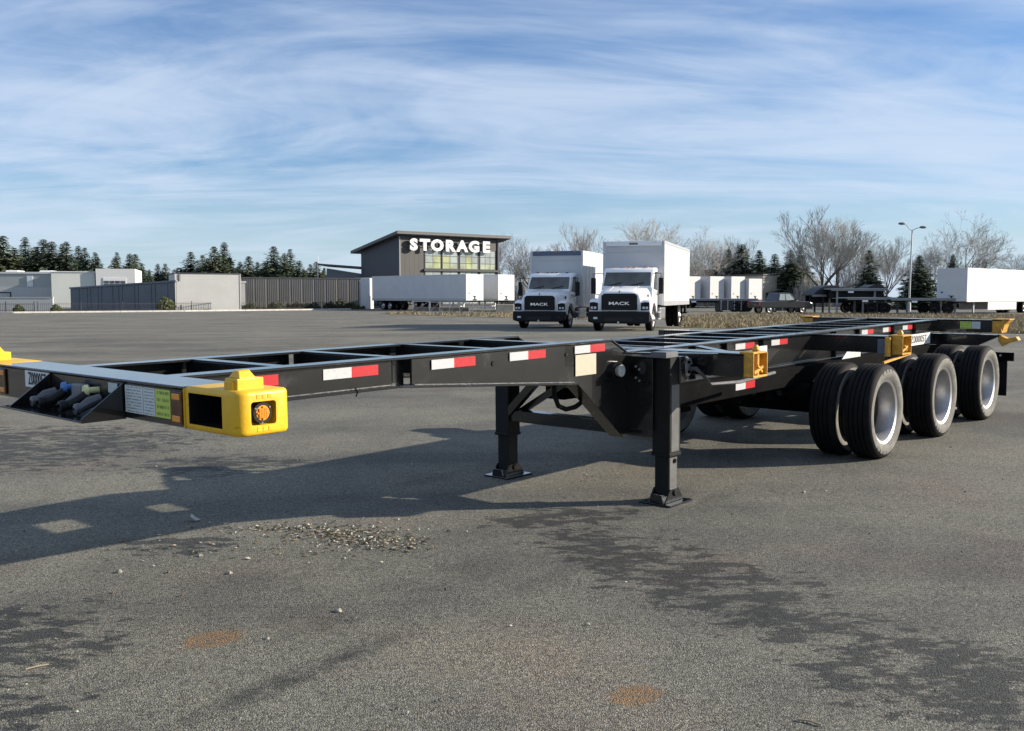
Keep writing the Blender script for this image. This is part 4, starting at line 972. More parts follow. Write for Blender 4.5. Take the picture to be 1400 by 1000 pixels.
#SPLIT3
# ================================================================== trees
bark = mat('grey brown bark', (.105, .088, .072), .9, var=.25, vscale=4)
twig = mat('pale winter twigs', (.36, .35, .33), .9, var=.2, vscale=1)
def leaf_mat(name, c0, c1, scale=.6):
    m = bpy.data.materials.new(name); m.use_nodes = True; t = NT(m.node_tree); b = t.n['Principled BSDF']
    g = t.add('ShaderNodeTexCoord'); n = t.noise(g.outputs['Object'], scale, 4, .6); n2 = t.noise(g.outputs['Object'], 9.0, 2)
    c = t.mix(t.ramp(t.math('ADD', t.math('MULTIPLY', n, .65), t.math('MULTIPLY', n2, .35)), .32, .68), c0, c1)
    t.link(c, b.inputs['Base Color']); b.inputs['Roughness'].default_value = .75; b.inputs['Specular IOR Level'].default_value = .25
    MATS[name] = m; return m
needle = leaf_mat('dark fir needles', (.062, .088, .062), (.125, .155, .092))  # needle colours lightened in place of distant haze
needle2 = leaf_mat('olive fir needles', (.070, .088, .050), (.135, .155, .080))
shrubm = leaf_mat('shrub leaves', (.035, .050, .022), (.090, .095, .042), 1.5)
def bare_tree_meshes(seed, H, spread, trunk_h, levels=5, fan=4, up=.55, lean=0.0):
    rnd = random.Random(seed); thick, thin = MB(), MB()
    def prism3(mb, a, b, r0, r1, sides):
        d = (b-a).normalized(); u = d.orthogonal().normalized(); v = d.cross(u); o = len(mb.v)
        for p, r in ((a, r0), (b, r1)):
            for k_ in range(sides):
                an = 2*math.pi*k_/sides; mb.v.append(tuple(p + (u*math.cos(an)+v*math.sin(an))*r))
        for k_ in range(sides): mb.f.append((o+k_, o+(k_+1) % sides, o+sides+(k_+1) % sides, o+sides+k_)); mb.m.append(0)
    def grow(p, d, L, r, lev):
        seg = 2 if lev > 2 else 3; q = p
        for i in range(seg):
            d = (d + Vector((rnd.gauss(0, .09), rnd.gauss(0, .09), rnd.gauss(.02, .05)))).normalized()
            e = q + d*L/seg; r1 = r*(1 - .28/seg*1.6)
            prism3(thick if lev < 3 else thin, q, e, r, r1, 5 if lev < 3 else 3); q, r = e, r1
            if lev < levels and i < seg-1 and rnd.random() < .75: kid(q, d, L*.62, r*.55, lev+1)
        if lev < levels:
            for _ in range(3 if rnd.random() < .75 else 2): kid(q, d, L*rnd.uniform(.62, .82), r*.68, lev+1)
    def kid(p, d, L, r, lev):
        a = rnd.uniform(0, 2*math.pi); u = d.orthogonal().normalized(); v = d.cross(u)
        sp = rnd.uniform(.28, .62)*spread
        nd = (d*math.cos(sp) + (u*math.cos(a)+v*math.sin(a))*math.sin(sp) + Vector((0, 0, up*.22))).normalized()
        grow(p, nd, L, max(r, .012), lev)
    base = Vector((0, 0, 0)); top = Vector((lean*trunk_h, 0, trunk_h)); r0 = H*.018
    prism3(thick, base, top, r0*1.25, r0, 7)
    L0 = (H - trunk_h)*.34
    for i in range(fan):
        a = 2*math.pi*(i+rnd.uniform(-.25, .25))/fan; sp = rnd.uniform(.30, .75)*spread
        d = Vector((math.cos(a)*math.sin(sp), math.sin(a)*math.sin(sp), math.cos(sp)))
        grow(top, d, L0*rnd.uniform(.85, 1.15), r0*.62, 1)
    grow(top, Vector((0, 0, 1)), L0*1.15, r0*.7, 1)
    zmax = sorted(v[2] for v in thin.v)[int(len(thin.v)*.982)]; k_ = H/zmax
    for mb in (thick, thin): mb.v = [(v[0]*k_, v[1]*k_, v[2]*k_) for v in mb.v]
    return thick.mesh('trunk', bark, fixn=False), thin.mesh('crown', twig, fixn=False)
BT = [bare_tree_meshes(11, 10, 1.0, 1.6, 6, 5), bare_tree_meshes(23, 10, .8, 2.0, 6, 4, .9), bare_tree_meshes(37, 10, 1.25, 2.2, 6, 5, .35)]
def bare_tree(x, y, H, v, label, rot=0.0, wide=1.0, group='bare winter trees at the back of the lot'):
    t = thing('bare_tree', label, 'tree', (x, y, gz(x, y)), rot, group); k_ = H/10
    t.scale = (k_*wide, k_*wide, k_); put('trunk', BT[v][0], t); put('crown', BT[v][1], t); return t
bl = 'leafless tree with pale twigs '
bare_tree(-1.5, 150, 10.5, 0, bl + 'just right of the storage building', .3, 1.1)
bare_tree(3.5, 156, 9.8, 1, bl + 'behind the left hand box truck roof', 2.2, 1.2)
bare_tree(10.9, 152, 12.0, 1, bl + 'rising between the two box trucks', 1.0, 1.1)
bare_tree(20.7, 150, 12.7, 0, bl + 'standing directly above the right hand truck box', 4.0, 1.05)
bare_tree(30.5, 150, 10.6, 2, bl + 'above the first pair of white van noses', 5.2, .8)
bare_tree(27.3, 158, 9.0, 0, bl + 'half hidden behind the right hand truck box', 1.7)
bare_tree(41.5, 176, 11.6, 1, bl + 'behind the dark conifers in the centre right', .4, 1.1)
bare_tree(36.5, 172, 11.0, 0, bl + 'left of the centre right conifers', 3.3)
bare_tree(46.0, 141, 13.2, 1, 'tallest leafless tree, with upright pale limbs, right of the trucks', 2.6, 1.15)
bare_tree(49.2, 144, 12.6, 0, 'leafless tree close behind the tallest bare tree on its right', 1.2, .9)
bare_tree(51.5, 143, 9.4, 2, bl + 'left of the pointed spruce', 0.2, .9)
bare_tree(56.0, 142, 9.4, 1, bl + 'left of the street lamp pole', 4.4, 1.1)
bare_tree(53.5, 122, 8.0, 2, bl + 'right of the street lamp pole', 2.4, .8)
bare_tree(56.8, 120, 10.3, 2, 'wide spreading leafless tree above the right hand van trailer', 0.9, 1.0)
bare_tree(80.0, 150, 7.8, 0, bl + 'at the right edge of the picture', 1.9, 1.0)

def conifer_meshes(seed, H, wid, dense=1.0, droop=.25, bare=.12, nm=needle, gap=.0):
    rnd = random.Random(seed); tr, cr = MB(), MB()
    tr.cyl((0, 0, 0), (0, 0, H*.5), H*.016, H*.010, 7); tr.cyl((0, 0, H*.5), (0, 0, H*.98), H*.010, .01, 6)
    z = H*bare; vs, fs = cr.v, cr.f
    while z < H*.985:
        t = (z/H - bare)/(1-bare); R = wid*(1-t)**.95*rnd.uniform(.70, 1.15) + .06
        nb = max(4, int((7 if t < .7 else 5)*dense)); a0 = rnd.uniform(0, 6.28)
        for i in range(nb):
            if rnd.random() < gap: continue
            a = a0 + 2*math.pi*i/nb + rnd.uniform(-.3, .3); L = R*rnd.uniform(.65, 1.12)
            n = max(3, int(L/(.22*max(1, H/11))))
            for j in range(n):
                f = (j+.6)/n; rr = L*f; zz = z - droop*L*f*f + rnd.uniform(-.06, .06) + .10*L*f
                c = Vector((math.cos(a)*rr, math.sin(a)*rr, zz)); s = (.42*(1-.35*f) + .16)*max(.8, H/11)*(.38 + .62*min(1, (1-t)*1.5))
                for q in range(2):
                    th = a + rnd.uniform(-1.1, 1.1); el = rnd.uniform(-.7, .25)
                    d = Vector((math.cos(th)*math.cos(el), math.sin(th)*math.cos(el), math.sin(el)))
                    u = d.cross(Vector((rnd.gauss(0, .5), rnd.gauss(0, .5), 1))).normalized()
                    o = len(vs); wv = s*rnd.uniform(.22, .42)
                    vs.extend([tuple(c - d*s*.3 - u*wv), tuple(c - d*s*.3 + u*wv), tuple(c + d*s*1.05 + u*wv*.25), tuple(c + d*s*1.05 - u*wv*.25)])
                    fs.append((o, o+1, o+2, o+3)); cr.m.append(0)
        z += H*.021*rnd.uniform(.8, 1.25)
    return tr.mesh('trunk', bark, fixn=False), cr.mesh('crown', nm, fixn=False)
CF = [conifer_meshes(1, 12, 3.7, 1.2, .25, .08), conifer_meshes(2, 12, 3.1, 1.1, .3, .08, needle, .08), conifer_meshes(3, 12, 4.2, 1.2, .2, .12, needle2, .06), conifer_meshes(5, 12, 3.3, 1.0, .35, .15, needle, .2), conifer_meshes(8, 12, 4.2, 1.8, .1, .02, needle)]
def conifer(x, y, H, v, label, rot, wide=1.0, group=None):
    t = thing('conifer', label, 'tree', (x, y, gz(x, y)), rot, group); k_ = H/12; t.scale = (k_*wide, k_*wide, k_)
    put('trunk', CF[v][0], t); put('crown', CF[v][1], t); return t
rnd = random.Random(77)
# left tree line, silhouette measured along the roof lines: (x, height) at about 200 m
sil = [(-118, 12.5), (-113, 14), (-108.5, 14.8), (-106.2, 14.4), (-103.8, 12.6), (-101.6, 13.4), (-99.5, 12.2), (-98, 13.4), (-96, 12.4), (-94, 12.6), (-91.5, 13.6), (-93.0, 11.9), (-90.0, 11.4), (-88.0, 9.9), (-86.6, 9.0), (-84.0, 10.3), (-82.6, 11.4), (-80.8, 11.2), (-79.4, 10.6), (-77.9, 8.6), (-76.2, 7.8), (-74.4, 8.0), (-72.6, 7.6), (-70.9, 7.4), (-69.3, 7.6), (-67.4, 10.4), (-65.5, 10.7), (-63.6, 10.4), (-62.0, 11.2), (-60.4, 12.2), (-58.8, 10.0), (-57.2, 9.0), (-55.4, 9.3), (-53.8, 8.6), (-52.2, 9.6), (-50.2, 11.4), (-48.4, 10.2), (-46.6, 10.8), (-44.6, 8.9), (-42.6, 8.6), (-40.9, 8.0), (-39.4, 6.8)]
for i, (x, h_) in enumerate(sil):
    y = 200 + rnd.uniform(-8, 12); v = rnd.choice([0, 1, 2, 3, 0, 2]); x2 = x*y/200
    conifer(x2 + rnd.uniform(-.6, .6), y, (h_*rnd.uniform(.86, 1.06)-.3)*y/200 + 1.0, v, 'dark green conifer in the tree line beyond the left hand buildings', rnd.uniform(0, 6), rnd.uniform(1.4, 2.1), 'tree line beyond the left buildings')
for i in range(34):                                  # lower second row filling the gaps
    x = -118 + i*2.4 + rnd.uniform(-.8, .8); y = 226 + rnd.uniform(-6, 10)
    if -78 < x < -68: continue
    conifer(x*y/200, y, rnd.uniform(7.0, 8.6), rnd.choice([0, 2, 4]), 'dark green conifer in the tree line beyond the left hand buildings', rnd.uniform(0, 6), 1.3, 'tree line beyond the left buildings')
for i in range(9):
    x = -80 + i*1.5 + rnd.uniform(-.5, .5); y = 232 + rnd.uniform(-5, 8)
    conifer(x*y/205, y, rnd.uniform(7.6, 9.0), rnd.choice([0, 1, 2]), 'dark green conifer in the tree line beyond the left hand buildings', rnd.uniform(0, 6), 1.2, 'tree line beyond the left buildings')
for i in range(46):
    x = -119 + i*1.75 + rnd.uniform(-.6, .6); y = 212 + rnd.uniform(-5, 6)
    conifer(x*y/200, y, rnd.uniform(6.2, 8.4) if not -78 < x < -68 else rnd.uniform(5.5, 7.0), rnd.choice([0, 2, 4, 2]), 'dark green conifer in the tree line beyond the left hand buildings', rnd.uniform(0, 6), rnd.uniform(1.4, 1.9), 'tree line beyond the left buildings')
# right hand conifers
for x, y, h_, v, wd_, lb in ((36.6, 172, 8.6, 2, 1.2, 'leftmost olive conifer behind the row of white vans'), (51.6, 171, 8.9, 4, 1.0, 'dense conifer right of the taupe low building'), (38.6, 170, 10.2, 4, 1.25, 'left one of the dark conifers behind the row of white vans'), (41.2, 171, 11.2, 0, 1.5, 'taller pointed conifer behind the row of white vans'), (43.6, 168, 9.9, 4, 1.3, 'rounded dark conifer right of the tall one behind the vans'), (46.9, 170, 9.4, 0, 1.4, 'narrow conifer above the cream low building'), (49.5, 168, 9.2, 1, 1.4, 'narrow conifer above the taupe low building'), (46.6, 154, 10.0, 4, 1.0, 'dense dark conifer beside the tallest bare tree'), (44.4, 152, 9.2, 0, 1.4, 'dark conifer left of the tallest bare tree'), (45.0, 120, 7.5, 1, 1.45, 'pointed open spruce standing alone left of the street lamp'), (47.9, 112, 6.5, 4, 1.55, 'broad dense dark evergreen at the foot of the street lamp'), (54.6, 118, 6.9, 4, 1.1, 'small dark conifer peeping above the right van trailer nose'), (62.5, 126, 6.7, 0, 1.3, 'small pointed conifer above the right van trailer roof')):
    conifer(x*1.0, y, h_, v, lb, rnd.uniform(0, 6), wd_*(1.35 if y > 140 else 1.1), 'conifers on the right behind the parked trailers')
# brown thicket right of the tallest bare tree
def thicket(seed, W, H, m, n=900, D=2.0):
    rnd2 = random.Random(seed); mb = MB()
    for i in range(n):
        x = rnd2.uniform(-W, W); y = rnd2.uniform(-D, D); hh = H*(1-(x/W)**2*.5)*rnd2.uniform(.55, 1.05); a = rnd2.uniform(0, 3.14); wv = rnd2.uniform(.02, .05)
        lx, ly = rnd2.gauss(0, .35), rnd2.gauss(0, .35); o = len(mb.v); c, s_ = math.cos(a)*wv, math.sin(a)*wv
        mb.v.extend([(x-c, y-s_, 0), (x+c, y+s_, 0), (x+lx+c*.3, y+ly+s_*.3, hh), (x+lx-c*.3, y+ly-s_*.3, hh)]); mb.f.append((o, o+1, o+2, o+3)); mb.m.append(0)
    return mb.mesh('thicket', m, fixn=False)
for x, y, W_, H_, lb in ((51.0, 140, 3.2, 6.2, 'brown leafless thicket left of the pointed spruce'), (47.0, 148, 3.2, 5.2, 'brown leafless thicket below the tallest bare tree'), (3.0, 162, 8.0, 6.5, 'brown leafless thicket behind the trucks'), (29, 165, 9.0, 5.5, 'brown leafless thicket behind the row of white vans')):
    tag(put('thicket', thicket(int(x*10), W_, H_, twig, 1100)), lb, 'thicket', 'leafless thickets').location = (x, y, 0)

# shrubs along the fence
def shrub_mesh(seed, r, h_):
    rnd2 = random.Random(seed); mb = MB()
    for i in range(420):
        a = rnd2.uniform(0, 6.28); rr = r*math.sqrt(rnd2.random()); z = h_*rnd2.random()**.8*(1-(rr/r)**2*.6)
        c = Vector((math.cos(a)*rr, math.sin(a)*rr, z)); d = Vector((rnd2.gauss(0, 1), rnd2.gauss(0, 1), rnd2.gauss(.5, .8))).normalized(); u = d.orthogonal().normalized(); s = rnd2.uniform(.07, .15)
        o = len(mb.v); mb.v.extend([tuple(c-d*s), tuple(c+u*s*.5), tuple(c+d*s), tuple(c-u*s*.5)]); mb.f.append((o, o+1, o+2, o+3)); mb.m.append(0)
    return mb.mesh('shrub', shrubm, fixn=False)
SHM = [shrub_mesh(i, .55, .9) for i in range(3)]
for i in range(26):
    t_ = i/25; x = -33 + 15*t_ + rnd.uniform(-.3, .3); y = 103.5 + 12.5*t_ + rnd.uniform(0, 1.2)
    o = tag(put('shrub', SHM[i % 3]), 'low leafy shrub in the bed in front of the storage units', 'shrub', 'low shrubs along the storage units'); s = rnd.uniform(.5, 1.25); o.location = (x, y, .02); o.scale = (s, s, s*rnd.uniform(.7, 1.2)); o.rotation_euler = (0, 0, rnd.uniform(0, 6))
for x, y, s, lb in ((-36.3, 99.6, 1.7, 'largest green bush at the left corner of the white block building'), (-44.0, 91.6, .9, 'small bush at the right end of the low white wall'), (-49.6, 90.2, .8, 'small bush behind the picket fence near the low white wall middle'), (-47, 90.4, .9, 'small round bush behind the picket fence right of the wall middle')):
    o = tag(put('shrub', SHM[0]), lb, 'shrub', 'bushes along the fence'); o.location = (x, y, .02); o.scale = (s, s, s)

# ================================================================== dry grass
def grass(name, pts, hmin, hmax, m, label, wid=.018):
    pts = np.array(pts); n = len(pts); rs = np.random.RandomState(3)
    h_ = rs.uniform(hmin, hmax, n)*(.6 + .8*rs.rand(n)); a = rs.uniform(0, np.pi, n); wv = wid*rs.uniform(.6, 1.5, n)
    z = np.array([gz(p[0], p[1]) for p in pts]); lean = rs.normal(0, .12, (n, 2))
    V = np.zeros((n, 3, 3)); V[:, 0] = np.stack([pts[:, 0]-np.cos(a)*wv, pts[:, 1]-np.sin(a)*wv, z], 1); V[:, 1] = np.stack([pts[:, 0]+np.cos(a)*wv, pts[:, 1]+np.sin(a)*wv, z], 1)
    V[:, 2] = np.stack([pts[:, 0]+lean[:, 0], pts[:, 1]+lean[:, 1], z+h_], 1)
    me = bpy.data.meshes.new(name); me.vertices.add(3*n); me.loops.add(3*n); me.polygons.add(n)
    me.vertices.foreach_set('co', V.reshape(-1)); me.loops.foreach_set('vertex_index', np.arange(3*n)); me.polygons.foreach_set('loop_start', np.arange(0, 3*n, 3))
    me.update(calc_edges=True); me.validate(); me.materials.append(m)
    return tag(put(name, me), label, 'grass', kind='stuff')
straw = leaf_mat('dry straw blades', (.15, .12, .07), (.30, .25, .155), .35)
def inpoly(x, y, poly):
    c = False; j = len(poly)-1
    for i in range(len(poly)):
        if (poly[i][1] > y) != (poly[j][1] > y) and x < (poly[j][0]-poly[i][0])*(y-poly[i][1])/(poly[j][1]-poly[i][1]) + poly[i][0]: c = not c
        j = i
    return c
r2 = np.random.RandomState(5); gp_ = []
while len(gp_) < 60000:
    yy = 33 + 52*r2.rand()**1.3; xx = 7 + (yy*.60)*r2.rand()
    if inpoly(xx, yy, GRASS): gp_.append((xx, yy))
grass('dry_grass', gp_, .05, .24, straw, 'dry straw coloured grass verge behind the chassis on the right', .022)
gp2 = [(x, y) for x, y in zip(r2.uniform(-12, 8.5, 9000), r2.uniform(64, 94, 9000)) if inpoly(x, y, [(-12, 86), (-9.5, 81), (1.5, 66), (7, 62), (9, 70), (4, 92), (-8, 95)])]
grass('dry_weeds', gp2, .06, .32, straw, 'dry weeds around the metal racks left of the trucks', .03)

# ================================================================== street lamp
LP = thing('street_lamp', 'tall grey twin arm street lamp on the right', 'street lamp', (41.8, 100, 0))
MB().cyl((0, 0, 0), (.12, 0, 8.5), .11, .065, 14).cyl((0, 0, 0), (0, 0, .9), .22, .20, 14).build('pole', steel, LP, smooth=40)
for s, dz in ((-1, .6), (1, .22)):
    MB().tube([(.12, 0, 8.45), (.12+s*.3, 0, 8.62), (.12+s*.62, 0, 8.55+dz*.8), (.12+s*.95, 0, 8.55+dz)], .04, 8).build('arm', steel, LP, smooth=50)
    MB().lathe([(.001, -.36), (.09, -.33), (.14, -.1), (.13, .2), (.06, .34), (.001, .35)], 12, (.12+s*1.12, 0, 8.57+dz), 'x', False).build('lamp_head', mat('lamp head grey', (.12, .13, .14), .5), LP, smooth=50)
LP2 = thing('fence_lamp_pole', 'thin white pole above the brown grey storage units', 'pole', (-33.6+10, 121, 0))
MB().cyl((-2.7, 8, 0), (-2.7, 8, 7.0), .07, .05, 10).build('pole', white, LP2)

# ================================================================== pickup truck
PK = thing('pickup_truck', 'black crew cab pickup truck parked behind the dry grass', 'truck', (24.3, 86, 0), R_(20))
pkb = mat('black car paint', (.015, .016, .018), .22, coat=.6)
bd = MB().prism([(-2.8, .55), (-2.8, 1.12), (-.75, 1.16), (1.05, 1.16), (2.55, 1.08), (2.75, .95), (2.78, .50)], 'y', -.98, .98)
bd.build('body', pkb, PK, bevel=.06, bseg=2)
cb = MB().loft([[(-1.0, -.92, 1.14), (1.25, -.92, 1.14), (1.25, .92, 1.14), (-1.0, .92, 1.14)], [(-.72, -.74, 1.88), (.42, -.74, 1.90), (.42, .74, 1.90), (-.72, .74, 1.88)]])
cab = cb.build('cab', pkb, PK, bevel=.05, bseg=2)
for s in (-1, 1):
    for x0, x1, t0, t1 in ((-.78, -.12, -.60, -.12), (-.04, .88, -.04, .40)):
        MB().add([(x0, s*.925, 1.22), (x1, s*.925, 1.22), (t1, s*.785, 1.78), (t0, s*.785, 1.78), (x0, s*.90, 1.22), (x1, s*.90, 1.22), (t1, s*.76, 1.78), (t0, s*.76, 1.78)], [(0,1,2,3),(7,6,5,4),(0,4,5,1),(1,5,6,2),(2,6,7,3),(3,7,4,0)]).build('side_window', gl_a, cab)
    for x in (-1.75, 1.75):
        a = put('wheel', tk_rim, PK); a.location = (x, s*.85, .40); a.scale = (.8, .8, .8); a.rotation_euler = (0, 0, s*math.pi/2); put('tyre', tk_tyre, a)
    MB().box(2.70, 2.80, s*.6, s*.92, .80, .98).build('headlight', lamp_glass, PK, bevel=.02)
    MB().box(-2.84, -2.78, s*.82, s*.96, .75, 1.08).build('tail_light', redlens, PK)
    MB().box(.75, .95, s*.98, s*1.18, 1.20, 1.38).build('mirror', plastic, PK, bevel=.03)
MB().add([(1.18, -.82, 1.2), (1.18, .82, 1.2), (.46, .70, 1.84), (.46, -.70, 1.84), (1.15, -.82, 1.18), (1.15, .82, 1.18), (.43, .70, 1.82), (.43, -.70, 1.82)], [(0,1,2,3),(7,6,5,4),(0,4,5,1),(1,5,6,2),(2,6,7,3),(3,7,4,0)]).build('windshield', gl_a, cab)
MB().box(2.74, 2.86, -.9, .9, .45, .68).build('bumper', chrome, PK, bevel=.04)

# ================================================================== flatbeds and tarped trailers behind the grass
tk_rim_d = tk_rim.copy(); tk_rim_d.materials.clear(); tk_rim_d.materials.append(plastic)
def flatbed(label, loc, rz, L, zt, thick=.30, legs=(), tarp=None, deck=None, cat='trailer'):
    F = thing('flatbed_trailer', label, cat, loc, rz, 'dark flatbed trailers behind the dry grass')
    MB().box(0, L, -1.2, 1.2, zt-.10, zt).build('deck', deck or mat('pale worn deck', (.34, .35, .36), .6, var=.15, vscale=2), F, bevel=.01)
    MB().box(.1, L-.1, -.55, -.42, zt-.10-thick, zt-.10).build('frame_rail', plastic, F); MB().box(.1, L-.1, .42, .55, zt-.10-thick, zt-.10).build('frame_rail', plastic, F)
    MB().box(0, L, -1.22, -1.20, zt-.22, zt-.02).build('side_rail', mat('grey side rail', (.20, .21, .22), .5), F)
    for x in legs:
        for s in (-1, 1): MB().box(x-.07, x+.07, s*.9-.07, s*.9+.07, 0, zt-.1).build('landing_leg', deck or mat('grey leg', (.16, .165, .17), .5), F)
    for x in (L-1.0, L-2.2):
        for s in (-1, 1):
            a = put('wheel', tk_rim_d, F); a.location = (x, s*1.0, .5); a.rotation_euler = (0, 0, s*math.pi/2); put('tyre', tk_tyre, a)
    if tarp:
        x0, x1, h_ = tarp; pl = [(x0, zt)] + [(x0 + (x1-x0)*i/10, zt + h_*math.sin(math.pi*i/10)**.7) for i in range(1, 10)] + [(x1, zt)]
        MB().prism(pl, 'y', -1.1, 1.1).build('tarp', mat('black tarpaulin', (.012, .013, .015), .5, bump=.5, bscale=6), F, smooth=50)
    MB().box(L*.3, L*.3+.5, -1.23, -1.2, zt-.40, zt-.24).build('plate', white, F)
    return F
dkd = mat('near black deck', (.02, .021, .024), .5)
flatbed('dark trailer with a domed black tarpaulin right of the pickup', (27.6, 89, 0), R_(6), 6.5, 1.75, .7, (1.2,), (0.2, 3.6, .85), dkd)
flatbed('tall black flatbed trailer with a small tarp hump at its right end', (28.9, 87.5, 0), R_(3), 5.3, 2.28, .75, (.7, 4.2), (3.4, 5.2, .35), mat('pale top edge', (.30, .30, .30), .5))
flatbed('light decked low flatbed on steel legs left of the evergreen', (29.2, 84, 0), R_(2), 4.4, 1.48, .20, (1.5, 3.5))
flatbed('light decked low flatbed reaching to the right hand van trailer', (32.8, 83.6, 0), R_(3), 6.2, 1.42, .22, (1.6, 4.6))
flatbed('low empty flatbed in front of the row of white vans', (15.5, 98, 0), R_(-6), 9.5, 1.35, .3, (1.5,))
for x, y, L_, lb in ((25.6, 93, 3.2, 'dark machinery crate right of the pickup truck bed'), (21.0, 96, 2.8, 'dark machinery crate left of the pickup truck')):
    o = thing('machinery_crate', lb, 'crate', (x, y, 0), .1)
    MB().box(0, L_, 0, 1.6, .15, 1.2).build('body', mat('dark crate', (.03, .032, .036), .6, var=.3), o, bevel=.03)
    MB().box(.1, .3, -.05, 1.65, 0, .15).build('runner', plastic, o); MB().box(L_-.3, L_-.1, -.05, 1.65, 0, .15).build('runner', plastic, o)
    for i in range(4): MB().box(.1+i*L_/4, .1+i*L_/4+.08, -.02, 0, .15, 1.2).build('slat', steel, o)

# ================================================================== metal racks left of the trucks
alu = mat('weathered aluminium', (.50, .50, .48), .5, metal=.4, var=.2, vscale=3)
def rack(x, y, w_, h_, lb, rz=.05, n=3):
    o = thing('metal_rack', lb, 'rack', (x, y, gz(x, y)), rz, 'metal racks left of the trucks')
    for i in range(n+1):
        for s in (0, 1.1): MB().box(i*w_/n-.03, i*w_/n+.03, s-.03, s+.03, 0, h_).build('post', alu, o)
    for z in (.12, h_-.08):
        for s in (0, 1.1): MB().box(0, w_, s-.025, s+.025, z, z+.06).build('rail', alu, o)
    for i in range(n): MB().bar((i*w_/n, 0, .15), ((i+1)*w_/n, 0, h_-.05), .03, .03).build('brace', alu, o)
    MB().box(.05, w_-.05, .05, 1.05, .18, .5*h_).build('load', mat('stacked timber grey', (.16, .145, .12), .9, var=.35, vscale=2), o)
rack(-9.1, 87, 1.5, 1.15, 'leftmost metal rack on the ground below the long van trailer', .03, 1)
rack(-7.5, 86.6, 3.6, 1.10, 'widest metal rack below the long van trailer', .03, 4)
rack(-3.6, 85.5, 3.4, .62, 'low metal rack right of the widest one', .02, 4)
o = thing('scrap_rails', 'pile of long pale metal rails lying left of the trucks', 'rails', (-8.2, 84.6, 0), -.04)
for i in range(7): MB().bar((rnd.uniform(0, .6), i*.12, .08+.05*(i % 3)), (rnd.uniform(5.6, 7.6), i*.12+rnd.uniform(-.2, .2), .10+.05*(i % 2)), .08, .07).build('rail', alu, o)
o = thing('concrete_block', 'pale concrete block standing in dry weeds left of the trucks', 'block', (-1.4, 84.5, 0), .1)
MB().box(0, 1.6, 0, .8, 0, .85).build('block', mat('weathered block', (.34, .31, .25), .9, var=.2, vscale=2, bump=.4, bscale=8), o, bevel=.04)
for i in range(6):
    o = tag(put('steel_post', MB().box(-.04, .04, -.04, .04, 0, .95).box(-.10, .10, -.10, .10, 0, .03).mesh('steel_post', alu)), 'short pale steel post standing in a row below the van trailers', 'post', 'row of short posts below the van trailers'); o.location = (-4.6 + i*.95, 88.5, 0)

# ================================================================== litter on the asphalt
rl = random.Random(9)
def leafbits(name, pts, smin, smax, mats, label, flat=.35):
    mb = MB()
    for x, y in pts:
        s = rl.uniform(smin, smax); a = rl.uniform(0, 6.28); z = gz(x, y); mb.cm = rl.randrange(len(mats))
        c, sn = math.cos(a)*s, math.sin(a)*s; h_ = s*flat*rl.uniform(.2, 1.4)
        o = len(mb.v); mb.v.extend([(x-c, y-sn, z+.002), (x+sn*.55, y-c*.55, z+h_*.8+.003), (x+c, y+sn, z+h_+.003), (x-sn*.55, y+c*.55, z+.004), (x, y, z+h_*1.2+.004)])
        for f in ((0, 1, 4), (1, 2, 4), (2, 3, 4), (3, 0, 4)): mb.f.append(tuple(o+i for i in f)); mb.m.append(mb.cm)
    return tag(mb.build(name, mats, fixn=False), label, 'litter', kind='stuff')
lm = [mat('dry pale leaf', (.30, .25, .17), .8), mat('dry brown leaf', (.13, .09, .05), .85), mat('dark wet leaf', (.035, .032, .022), .8), mat('bleached leaf', (.44, .42, .35), .8), mat('mossy crumb', (.05, .055, .03), .9), mat('dark crumb', (.03, .027, .02), .9)]
def blob(cx, cy, rx, ry, n): return [(cx + rl.gauss(0, rx), cy + rl.gauss(0, ry)) for _ in range(n)]
pl_ = blob(-1.06, 5.84, .13, .09, 210) + blob(-.86, 5.66, .15, .06, 190) + blob(-1.42, 5.98, .16, .05, 110) + blob(-1.25, 5.75, .42, .24, 220) + blob(-.66, 5.52, .12, .06, 80) + blob(-1.75, 5.5, .4, .3, 60)
leafbits('leaf_litter', pl_, .005, .020, lm, 'scattered patch of dry leaves and crumbs on the asphalt in front of the trailer shadow')
leafbits('scattered_crumbs', [(rl.uniform(-3.4, 4.2), rl.uniform(3.0, 9.0)) for _ in range(420)], .004, .012, lm + [mat('grey pebble', (.30, .29, .27), .9)], 'thin scatter of tiny leaf crumbs and grit over the asphalt', .6)
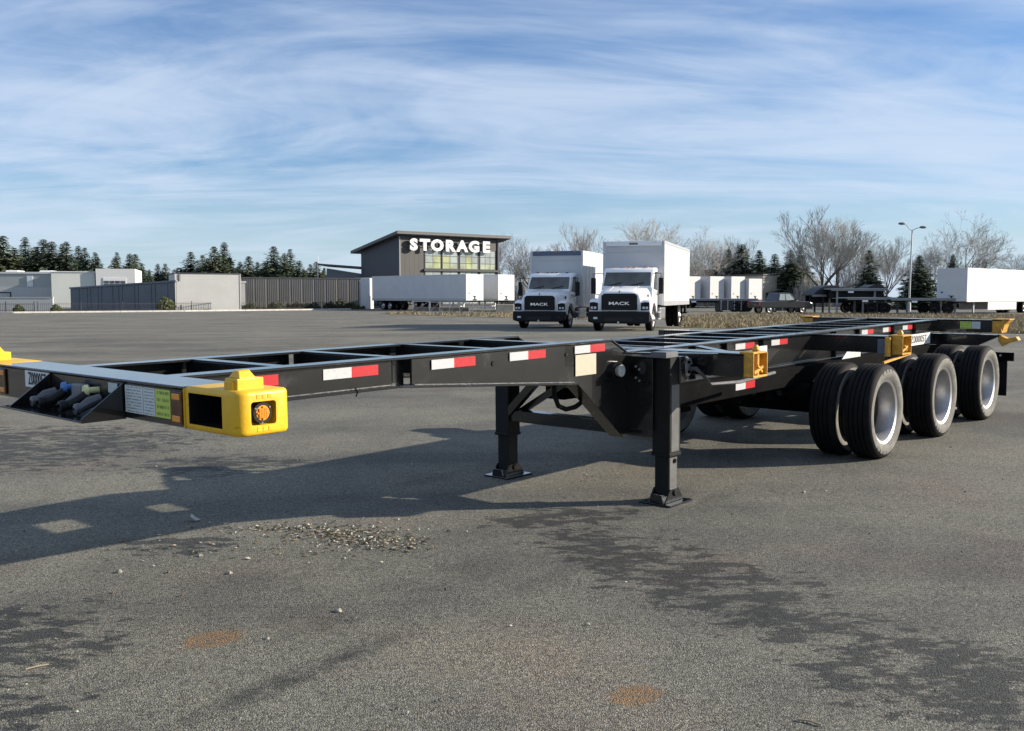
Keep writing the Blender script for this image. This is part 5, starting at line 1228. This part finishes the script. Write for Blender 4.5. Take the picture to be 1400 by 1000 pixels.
def stone(x, y, s, lb, m):
    rr = random.Random(int(x*100)); mb = MB(); pts = []
    bm = bmesh.new(); bmesh.ops.create_icosphere(bm, subdivisions=2, radius=s)
    for v in bm.verts: v.co *= rr.uniform(.78, 1.18); v.co.z = max(v.co.z*.75, -s*.3)
    me = bpy.data.meshes.new('pebble'); bm.to_mesh(me); bm.free(); me.materials.append(m)
    o = tag(put('pebble', me), lb, 'pebble', 'pebbles on the asphalt'); o.location = (x, y, gz(x, y)+s*.2); o.scale = (.8, .8, .75); return o
gp3 = mat('pale pebble', (.27, .255, .22), .9, var=.2, vscale=60)
for x, y, s, lb in ((-2.132, 5.048, .022, 'pale pebble at far left below the shadow'), (-1.52, 5.008, .018, 'pale pebble left of centre below the leaf patch'), (-.821, 4.393, .022, 'pebble alone in front centre between the rust stain and leaf patch'), (-1.79, 5.35, .018, 'small pale pebble left of the leaf patch'), (-2.35, 4.05, .014, 'tiny bright pebble at the left edge'), (-1.07, 4.05, .012, 'tiny pebble right of the left rust stain'), (2.15, 6.9, .016, 'small pebble on the clean asphalt right of the landing leg'), (-.95, 5.28, .012, 'tiny pebble under the leaf patch'), (.6, 7.6, .014, 'tiny pale pebble between the landing legs')): stone(x, y, s, lb, gp3)
wl = MB()
for i in range(7):
    a = 2*math.pi*i/7; r_ = .045 if i % 2 == 0 else .022; wl.v.append((r_*math.cos(a)*1.3, r_*math.sin(a), .012 + .014*(i % 3)))
wl.v.append((0, 0, .008)); wl.f = [(i, (i+1) % 7, 7) for i in range(7)]; wl.m = [0]*7
o = tag(put('fallen_leaf', wl.mesh('fallen_leaf', mat('white leaf', (.40, .40, .38), .7))), 'bleached white leaf lying at the edge of the trailer shadow', 'leaf'); o.location = (-2.12, 6.178, gz(-2.12, 6.178))
o = tag(put('twig', MB().tube([(-.045, 0, .006), (0, .004, .008), (.04, -.006, .006)], .004, 6).mesh('twig', lm[0])), 'short pale twig in the foreground on the right', 'twig'); o.location = (1.042, 3.211, gz(1.04, 3.21)); o.rotation_euler = (0, 0, -.5)
o = tag(put('twig', MB().tube([(-.04, 0, .005), (0, .002, .007), (.045, .004, .005)], .003, 6).mesh('twig', lm[0])), 'short pale twig on the dark stains at front left', 'twig'); o.location = (-1.93, 3.75, gz(-1.93, 3.75)); o.rotation_euler = (0, 0, .6)
